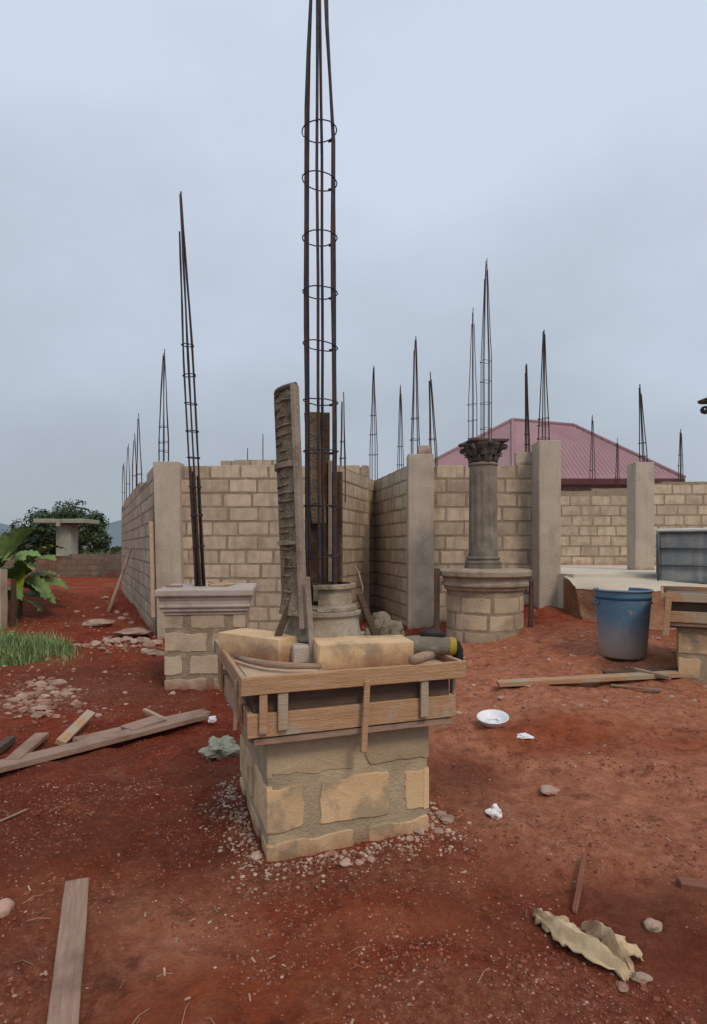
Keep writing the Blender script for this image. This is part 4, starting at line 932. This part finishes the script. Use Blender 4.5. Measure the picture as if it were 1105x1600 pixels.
# ------------------------------------------------------------------ left background
random.seed(17)
wall('boundary_wall', 'low reddish brown boundary wall far off at the left', (-16.8, 26), (-9.6, 26), [(0, .55, 1.12), (.55, 1, 1.2)], T=.2, z0=-.02, mats=[m_bmort, m_bwall])
wall('boundary_wall', 'dark end of the far boundary wall beside the house wall', (-11.15, 25.4), (-7.5, 25.4), [(0, 1, 1.0)], T=.2, z0=-.02, mats=[m_bmort, m_bmort])
pt = thing('concrete_shelter', 'pale pier carrying a flat slab in front of the dark tree, beyond the boundary wall', 'shelter', (X(105, 28), 28, 0))
m = MB(); lumpy_box(m, (0, 0, 1.3), (.72, .72, 2.62), amp=.01); m.build('pier', m_cream, pt)
m = MB(); lumpy_box(m, (0, 0, 2.74), (2.45, 1.6, .20), amp=.01); m.build('slab', m_cream, pt, bevel=.02)
m = MB(); lumpy_box(m, (0, -.85, 2.66), (.16, .1, .34), amp=.005); m.build('spout', m_cream, pt)
m = MB(); lumpy_box(m, (-.55, 0, .55), (1.0, .9, 1.1), amp=.01); m.build('step', m_cream, pt)
# tree
def tree(label, loc, rad, hgt, nleaf, mat, group=None):
    t_ = thing('tree', label, 'tree', loc, group=group)
    m = MB(); m.tube([(0, 0, -.2), (.05, 0, hgt*.3), (-.05, .05, hgt*.55)], [.22, .17, .10], 9)
    for i in range(7):
        a = i*.9+.3; m.tube([(0, 0, hgt*.3), (rad*.35*math.cos(a), rad*.35*math.sin(a), hgt*.5), (rad*.75*math.cos(a), rad*.75*math.sin(a), hgt*.72)], [.1, .06, .025], 6)
    m.build('trunk', m_bark, t_, smooth=True)
    cl = []
    for i in range(46):
        while True:
            p = Vector((random.uniform(-1, 1), random.uniform(-1, 1), random.uniform(-.8, 1)))
            if .35 < p.length < 1: break
        cl.append((Vector((p.x*rad, p.y*rad, hgt*.60+p.z*hgt*.36)), random.uniform(.16, .30)*rad))
    m = MB()
    for i in range(nleaf):
        c, r_ = random.choice(cl); d = Vector((random.gauss(0, 1), random.gauss(0, 1), random.gauss(0, 1))); d.normalize(); p = c+d*r_*random.uniform(.5, 1.08)
        s = random.uniform(.07, .15); n_ = (d+Vector((random.uniform(-.8, .8), random.uniform(-.8, .8), .3))).normalized(); a = n_.orthogonal().normalized(); a.rotate(Matrix.Rotation(random.random()*6, 3, n_)); b = n_.cross(a)
        m.add([p-a*s, p-b*s*.45+n_*.02, p+a*s, p+b*s*.45+n_*.02], [(0, 1, 2, 3)])
    m.build('crown', mat, t_); return t_
tree('dense dark green tree behind the pale pier at the left', (X(108, 33), 33, -.3), 2.35, 4.3, 9000, m_leafdk)
tree('lower dark green tree at the left of the pier, behind the banana leaves', (X(55, 36), 36, -.3), 1.9, 3.5, 5000, m_leafdk)
m = MB()                                        # far scrub beyond the boundary wall, reads as one mass
for i in range(9000):
    cx_ = random.uniform(-75, 2); cy_ = random.uniform(42, 75); hh = (1.1+1.2*abs(noise.noise(Vector((cx_*.17, cy_*.17, 4)))))
    if noise.noise(Vector((cx_*.25, cy_*.25, 14))) < -.15: continue
    p = Vector((cx_, cy_, g(cx_, cy_)+hh*random.random()**.6)); n_ = Vector((random.gauss(0, 1), random.gauss(0, 1), random.gauss(0, 1))).normalized(); a = n_.orthogonal().normalized(); b = n_.cross(a); s_ = random.uniform(.15, .4)
    m.add([p-a*s_, p-b*s_*.6, p+a*s_, p+b*s_*.6], [(0, 1, 2, 3)])
tag(m.build('scrub', m_leafdk), kind='stuff')
# banana plants
def banana_leaf(m, base, az, L_, w, el, droop, twist=0., mi=0):
    k = 26; d = Vector((math.cos(az), math.sin(az), 0)); sd_ = Vector((-math.sin(az), math.cos(az), 0)); p = Vector(base); vv = []; ang = el
    up0 = Vector((0, 0, 1))
    for i in range(k+1):
        q = i/k; ang = el-droop*q*q
        t = d*math.cos(ang)+up0*math.sin(ang); nrm = (-d*math.sin(ang)+up0*math.cos(ang)); s_ = (sd_*math.cos(twist)+nrm*math.sin(twist)); n2 = nrm*math.cos(twist)-sd_*math.sin(twist)
        ww = w*max(.05, math.sin(math.pi*min(1, max(0, (q-.12)/.9))**.75))**.7 if q > .12 else w*.05
        for a, lift in ((-1, .22), (-.5, .14), (0, 0), (.5, .14), (1, .22)):
            rip = .025*noise.noise(Vector((q*14, a*2, az*7+L_)))
            if abs(a) == 1: rip -= .16*max(0, noise.noise(Vector((i*.9, a*3, az*3)))-.05)+.05*(i % 3 == 0)
            vv.append(p+s_*ww*a*(1+rip*3)+n2*(ww*lift*.8+rip*.5))
        p = p+t*(L_/k)
    m.add(vv, [(i*5+j, i*5+j+1, (i+1)*5+j+1, (i+1)*5+j) for i in range(k) for j in range(4)], mi)
def banana(label, loc, leaves, stem_h, sr):
    t_ = thing('banana_plant', label, 'plant', loc, group='banana plants at the left edge')
    m = MB(); m.tube([(0, 0, -.1), (.02, 0, stem_h*.5), (0, 0, stem_h)], [sr, sr*.85, sr*.6], 10); m.build('stem', m_bstem, t_, smooth=True)
    for (az, L_, w, el, dr, tw_, zz, yl) in leaves:
        m = MB(); banana_leaf(m, (0, 0, zz), R(az), L_*1.25, w*1.35, R(el), R(dr), tw_); o = m.build('leaf', m_bananayl if yl else m_banana, t_, smooth=True)
    return t_
b1 = at(30, 930, 12.0)
banana('leafy banana plant hanging over the red mound at the left, with one yellow green leaf', (b1.x, 12.0, g(b1.x, 12)),
  [(-10, .85, .17, 55, 95, .3, .75, 0), (15, .95, .18, 62, 90, -.2, .8, 0), (-60, .80, .15, -30, 40, .9, 1.05, 1), (-95, .7, .17, 30, 110, .5, .75, 0), (-30, .8, .16, 10, 75, -.4, .60, 0),
   (170, .7, .16, 50, 90, .2, .7, 0), (40, .7, .14, 35, 80, .2, .65, 0), (0, .65, .15, 5, 60, .3, .45, 0), (-20, .55, .14, -5, 50, -.3, .35, 0), (100, .8, .16, 55, 90, .1, .8, 0), (-45, .85, .16, 45, 100, -.3, .75, 0), (25, .8, .15, 20, 80, .5, .6, 0), (-75, .7, .16, 15, 90, -.2, .55, 0), (-15, .7, .15, -15, 40, .6, .8, 0)], .85, .06)
b2 = at(-12, 930, 11.4)
banana('banana plant cut by the left edge with a broad upright leaf', (b2.x, 11.4, g(b2.x, 11.4)),
  [(20, .95, .2, 68, 55, -.7, 1.0, 0), (-5, .9, .17, 40, 70, .3, 1.0, 0), (-60, .8, .18, 35, 90, .5, .95, 0), (150, .9, .2, 60, 70, .2, 1.0, 0), (80, .9, .18, 60, 60, 0, 1.0, 0), (-20, .7, .15, 0, 60, -.2, .75, 0)], 1.1, .07)
pw = at(4, 950, 10.6)
mb = MB(); lumpy_box(mb, (-.62, 0, .55), (1.3, .2, 1.26), amp=.01); tag(mb.build('garden_wall', m_conc, loc=(pw.x, 10.6, g(pw.x, 10.6)-.1)), 'grey end of a low wall at the left edge beside the banana plants', 'wall', kind='thing')
pq = at(21, 950, 10.9); tag(post_part('wooden_post', None, (pq.x, 10.9, .42), .075, .07, .95, m_wooddk), 'dark wooden post beside the low wall end at the left edge', 'post')
# leaning pole and board by the side wall
p1, p2 = G(169, 957), at(204, 858, 14.2)
mb = MB(); mb.tube([p1, (p1+p2)/2+Vector((.02, 0, .02)), p2], [.045, .04, .036], 8); tag(mb.build('wooden_pole', m_wood, smooth=True), 'wooden pole leaning against the left side wall', 'pole')
q1 = at(240, 948, 9.6); tag(post_part('wooden_board', None, (q1.x-.03, 9.62, (q1.z+at(240, 822, 9.6).z)/2-.05), .055, .05, at(240, 822, 9.6).z-q1.z+.25, m_paleply, (0, R(-1.5), 0)), 'narrow pale board standing upright at the foot of the left corner pillar', 'board')

# ------------------------------------------------------------------ timber on the ground
random.seed(12)
def plank(label, pa, pb_, w, t, mat, lift=(0, 0), name='plank', group='planks lying on the red soil', roll=0., cat='plank'):
    a, b = Vector(pa), Vector(pb_); a.z += lift[0]; b.z += lift[1]; d = b-a; L_ = d.length
    m = plank_mesh(L_, w, t, .005); q = d.to_track_quat('X', 'Z')
    o = m.build(name, mat, loc=(a+b)/2, bevel=.003); o.rotation_mode = 'QUATERNION'
    from mathutils import Quaternion
    o.rotation_quaternion = q @ Quaternion((1, 0, 0), roll); return tag(o, label, cat, group)
plank('long grey plank lying aslant on the soil, from the left edge to the nearest pedestal', G(-60, 1226), G(318, 1128), .15, .045, m_woodgr, (.03, .035))
plank('second plank under the long one, its far edge showing behind it', G(120, 1162), G(322, 1116), .14, .035, m_wood, (.0, .0))
plank('short squarish board lying across the long plank', G(198, 1158), G(250, 1142), .17, .03, m_woodgr, (.075, .085), name='board')
plank('pale reddish board propped up behind the long plank', G(92, 1170), at(140, 1118, G(92, 1170).y+.55), .075, .045, m_form, (.02, .0), roll=R(25))
plank('pale plank end sticking out over the long plank at the left', G(20, 1200), at(66, 1152, G(20, 1200).y+.55), .10, .035, m_wood, (.03, 0))
plank('thin stick propped behind the short board', G(262, 1140), at(226, 1112, G(262, 1140).y+.35), .035, .03, m_form, (.05, 0), name='stick', cat='stick')
plank('dark pole end poking in from the left edge behind the planks', G(-15, 1190), at(18, 1160, G(-15, 1190).y+.3), .06, .05, m_wooddk, (.02, .0))
plank('grey weathered plank lying lengthwise at the bottom left corner', G(96, 1640), G(121, 1388), .092, .03, m_woodgr, (.012, .012))
plank('long reddish plank lying on the soil right of the white bowl', G(778, 1076), G(1062, 1058), .13, .05, m_form, (.02, .01))
plank('dark beam behind the long reddish plank, by the right pedestal', G(945, 1060), G(1075, 1052), .10, .07, m_wooddk, (.0, .0))
plank('short pale stick crossing the right end of the reddish plank', G(990, 1058), G(1048, 1068), .05, .04, m_wood, (.06, .03), name='stick', cat='stick')
plank('thin pale stick in front of the right end of the reddish plank', G(955, 1074), G(1035, 1082), .03, .025, m_wood, (.005, .005), name='stick', cat='stick')
plank('rusty brown stick lying above the torn paper bag', G(898, 1428), G(914, 1346), .020, .018, m_stick, (.0, .02), name='stick', cat='stick')
plank('slim timber lying at the right edge, half sunk in red soil', G(1060, 1385), G(1150, 1398), .06, .04, m_stick, (-.01, -.01))
plank('thin crooked stick at the left edge, below the long plank', G(-10, 1290), G(42, 1272), .014, .012, m_wood, (.0, .02), name='stick', cat='stick')

# ------------------------------------------------------------------ litter
bw = G(774, 1136)
bl_ = thing('bowl', 'white enamel bowl lying on the red soil right of the nearest pedestal', 'bowl', bw+Vector((0, .07, .0)), rot=(R(9), R(-4), 0))
m = MB(); m.lathe([(.07,.0),(.095,.02),(.112,.05),(.124,.062),(.128,.066),(.124,.07),(.105,.062),(.09,.04),(.06,.022),(.0,.02)], 36); m.build('body', m_white, bl_, smooth='auto', angle=50)
m = MB(); m.tube([(.05*math.cos(R(a)), .04*math.sin(R(a)), .03+.004*math.sin(a)) for a in range(-40, 220, 20)], .008, 6); m.build('crumpled_wrap', m_paper, bl_, smooth=True)
q = G(773, 1277); crumple('crumpled_paper', 'crumpled white scrap on the soil in front of the nearest pedestal', 'litter', q, (.036, .03, .034), m_paper, 31, amp=.7)
q = G(820, 1152); crumple('crumpled_paper', 'small pale pink scrap beside the white bowl', 'litter', q, (.05, .04, .015), m_paper, 37, amp=.7)
q = G(332, 1133); crumple('crumpled_paper', 'crumpled white wrapper at the end of the long plank by the nearest pedestal', 'litter', q+Vector((0, 0, .03)), (.03, .03, .03), m_paper, 41, amp=.6)
q = G(346, 1180); crumple('plastic_bag', 'greenish crumpled plastic beside the left side of the nearest pedestal', 'litter', q, (.10, .12, .07), m_plastic, 43, amp=.9)
# torn kraft paper bag: folded sheets
def sheet(nu, nv, fn):
    m = MB(); m.add([fn(i/nu, j/nv) for i in range(nu+1) for j in range(nv+1)], [(i*(nv+1)+j, i*(nv+1)+j+1, (i+1)*(nv+1)+j+1, (i+1)*(nv+1)+j) for i in range(nu) for j in range(nv)]); return m
kb = G(935, 1490); kt = thing('paper_bag', 'torn crumpled cement paper bag on the soil at the bottom right', 'bag', kb)
def fold(p0, p1, w0, w1, arch, seed):
    def fn(u, v):
        c = Vector(p0).lerp(Vector(p1), u); d = (Vector(p1)-Vector(p0)).normalized(); s = Vector((-d.y, d.x, 0)); w = w0+(w1-w0)*u
        e_ = (v-.5)*2; ragged = .02*noise.noise(Vector((u*9, v*5, seed)))
        ed = .025*noise.noise(Vector((u*11, seed*2, 0)))*(abs(e_) > .9)
        ws = max(.25, math.sin(math.pi*min(.92, u*.85+.12)))
        x_, y_ = (c+s*(e_*w*ws+ed)).xy
        z_ = .012+arch*(1-e_*e_)*math.sin(math.pi*min(1, u*.9+.08))+.028*abs(noise.noise(Vector((u*5, e_*2.2, seed))))+ragged*.4+.012*math.sin(e_*7+seed)
        return (x_+ragged, y_+ed, z_+g(kb.x+x_, kb.y+y_)-kb.z)
    return fn
for nm, p0_, p1_, w0, w1, ar, sd_ in (('paper_fold', (-.165, .20, 0), (.035, -.15, 0), .035, .075, .05, 3.), ('paper_fold', (-.02, .02, 0), (.135, -.05, 0), .05, .055, .055, 8.), ('paper_fold', (-.17, .21, 0), (-.04, .07, 0), .045, .06, .012, 13.), ('paper_flap', (-.02, .10, 0), (.06, -.14, .02), .012, .028, .09, 21.)):
    o = sheet(16, 10, fold(p0_, p1_, w0, w1, ar, sd_)).build(nm, m_kraft, kt, smooth='auto', angle=30); sl = o.modifiers.new('thick', 'SOLIDIFY'); sl.thickness = .003

# ------------------------------------------------------------------ stones
random.seed(51)
def stone(label, px, py, r, group, mat=None, name='stone', squash=.6, cat='stone'):
    p = G(px, py); m = MB(); m.rock((0, 0, 0), r, sub=2, squash=squash); return tag(m.build(name, mat or m_stone, loc=p+Vector((0, 0, r*.22)), smooth='auto', angle=30), label, cat, group)
g1 = 'rubble stones lined up left of the left pedestal'
for px, py, r in ((135, 1012, .08), (150, 1008, .09), (166, 1004, .10), (182, 1004, .10), (197, 1002, .09), (210, 1004, .08), (222, 1003, .10), (233, 1010, .11), (243, 1008, .10), (238, 1022, .09), (248, 1024, .08), (226, 1018, .06), (188, 1012, .05), (158, 1015, .05), (120, 1010, .06)):
    stone('pale rubble stone in the row beside the left pedestal', px, py, r, g1)
stone('large flat grey stone on the red path left of the leaning pole', 155, 978, .24, 'flat stones on the path', squash=.35)
stone('long low stone slab on the path just left of the left pedestal', 208, 994, .3, 'flat stones on the path', squash=.22)
for px, py, r in ((62, 1072, .07), (78, 1078, .06), (90, 1070, .08), (35, 1090, .06), (50, 1088, .06), (20, 1096, .05), (70, 1090, .05), (85, 1085, .05), (58, 1120, .05), (62, 1110, .06), (12, 1105, .05), (40, 1100, .05), (104, 1086, .05), (112, 1080, .04)):
    stone('pale broken stone in the rubble below the grass patch', px, py, r, 'rubble below the grass patch')
for px, py, r in ((118, 940, .08), (135, 935, .1), (165, 936, .09), (120, 943, .06), (152, 950, .06), (190, 968, .07), (198, 962, .08), (183, 958, .07), (206, 974, .06)):
    stone('small stone on the red path before the boundary wall', px, py, r, 'stones on the red path')
stone('pinkish brick lump at the left edge of the picture', 4, 1425, .05, None, M('brick_lump', (.42,.26,.2), (.5,.34,.27), 8, .9, .3, 60), name='brick_chunk', squash=.7, cat='brick')
stone('reddish flat stone right of the torn paper bag', 1020, 1450, .04, None)
stone('pale stone just below the torn paper bag', 972, 1543, .022, None)
stone('brown stone right of the torn paper bag base', 1002, 1530, .025, None)
stone('flat tan stone on the soil below the white bowl', 860, 1238, .06, None, squash=.3)
for px, py in ((640, 1312), (655, 1300), (690, 1275), (700, 1282), (400, 1340), (560, 1350), (580, 1345), (540, 1352), (685, 1300), (520, 1335), (700, 1300)):
    stone('small mortar lump fallen at the foot of the nearest pedestal', px, py, random.uniform(.02, .035), 'mortar lumps at the foot of the nearest pedestal', m_crumb)

# fine gravel, crumbs, clods, straw: nobody could count them
def scatter(n, fn, r0, r1, mat, name, sub=0, squash=.7):
    m = MB(); k = 0
    while k < n:
        x, y = fn(); k += 1
        r_ = r0+(r1-r0)*random.random()**3; m.rock((x, y, g(x, y)+r_*.15), r_, sub=sub, squash=squash)
    return tag(m.build(name, mat, smooth=False), kind='stuff')
def near():
    y = 1.5+5.5*random.random()**1.7; hw = y*.68
    while True:
        x = random.uniform(-hw, hw)
        if noise.noise(Vector((x*1.3, y*1.3, 33)))+.6*noise.noise(Vector((x*4, y*4, 12)))+random.uniform(-.3, .35) > .12: break
    return x, y
scatter(9000, near, .0015, .0075, m_gravel, 'gravel')
scatter(9000, near, .003, .012, m_clod, 'soil_clods', squash=.6)
def footA():
    a = random.uniform(0, 2*math.pi); rr = random.choice((1, 1, 1, 1.0))*(.44+abs(random.gauss(0, .09))); s = max(abs(math.cos(a)), abs(math.sin(a)))
    u, v = rr/s*math.cos(a), rr/s*math.sin(a); c, s2 = math.cos(AY), math.sin(AY); return A.x+u*c-v*s2, A.y+u*s2+v*c
scatter(2600, footA, .002, .013, m_crumb, 'mortar_crumbs')
def farpts():
    y = 5+11*random.random(); x = random.uniform(-.62*y, .62*y)
    return (x, y) if not (x > 3.3 and y > 7.8) else (x-3, y-3)
scatter(1500, farpts, .008, .035, m_stone, 'scattered_rubble')
def heap():
    p = G(random.gauss(55, 34), random.gauss(1092, 17)); return p.x, p.y
scatter(380, heap, .008, .042, m_rubble, 'broken_rubble', sub=1, squash=.6)
def heap2():
    p = G(random.gauss(200, 40), random.gauss(1008, 8)); return p.x, p.y
scatter(160, heap2, .01, .05, m_rubble, 'broken_rubble', sub=1, squash=.6)
m = MB()
for i in range(90):
    x, y = near(); x = x if random.random() < .35 else -abs(x); a = random.uniform(0, 6.28); L_ = random.uniform(.02, .11); z = g(x, y)+.006
    dx, dy = math.cos(a)*L_, math.sin(a)*L_; m.tube([(x, y, z), (x+dx*.5, y+dy*.5, z+.008+random.random()*.008), (x+dx, y+dy, z)], .0012, 4, cap=False)
tag(m.build('straw_bits', m_straw), kind='stuff')

m = MB()                                        # splinters and offcut chips
for i in range(150):
    x, y = near(); x = x if random.random() < .4 else -abs(x); a = random.uniform(0, 6.28); L_ = random.uniform(.006, .035)
    m.box((x, y, g(x, y)+.004), (L_, random.uniform(.004, .011), .003), Matrix.Rotation(a, 3, 'Z') @ Matrix.Rotation(random.uniform(-.4, .4), 3, 'Y'))
tag(m.build('wood_chips', M('wood_chip', (.30,.18,.12), (.50,.34,.25), 9, .9, .1, 60, island=.35)), kind='stuff')
# grass patch
random.seed(71); m = MB(); ctr = G(28, 1035)
def blade(x, y, h):
    a = random.uniform(0, 6.28); b = random.uniform(.1, .55)*h; w = .006; z = g(x, y); d = Vector((math.cos(a), math.sin(a), 0)); s = Vector((-d.y, d.x, 0)); p = Vector((x, y, z-.02))
    vv = []
    for q, ww in ((0, 1), (.5, .8), (1, .05)):
        c = p+d*b*q*q+Vector((0, 0, h*q*(1-.15*q))); vv += [c-s*w*ww, c+s*w*ww]
    m.add(vv, [(0, 1, 3, 2), (2, 3, 5, 4)])
for i in range(7500):
    a = random.uniform(0, 6.28); rr = random.random()**.6; x = ctr.x-.58+math.cos(a)*rr*.95; y = ctr.y+.45+math.sin(a)*rr*.95
    if noise.noise(Vector((x*2, y*2, 5))) < -.3+rr*.25-.2: continue
    blade(x, y, random.choice((.7, 1, 1, 1.35))*random.uniform(.12, .34)*1.2*(1.15-.6*rr)*(1+.5*noise.noise(Vector((x*3, y*3, 1)))))
for i in range(250):
    p = G(random.uniform(80, 120), random.uniform(1010, 1035)); blade(p.x+random.gauss(0, .1), p.y+random.gauss(0, .1), random.uniform(.05, .14))
tag(m.build('grass', m_grass), kind='stuff')
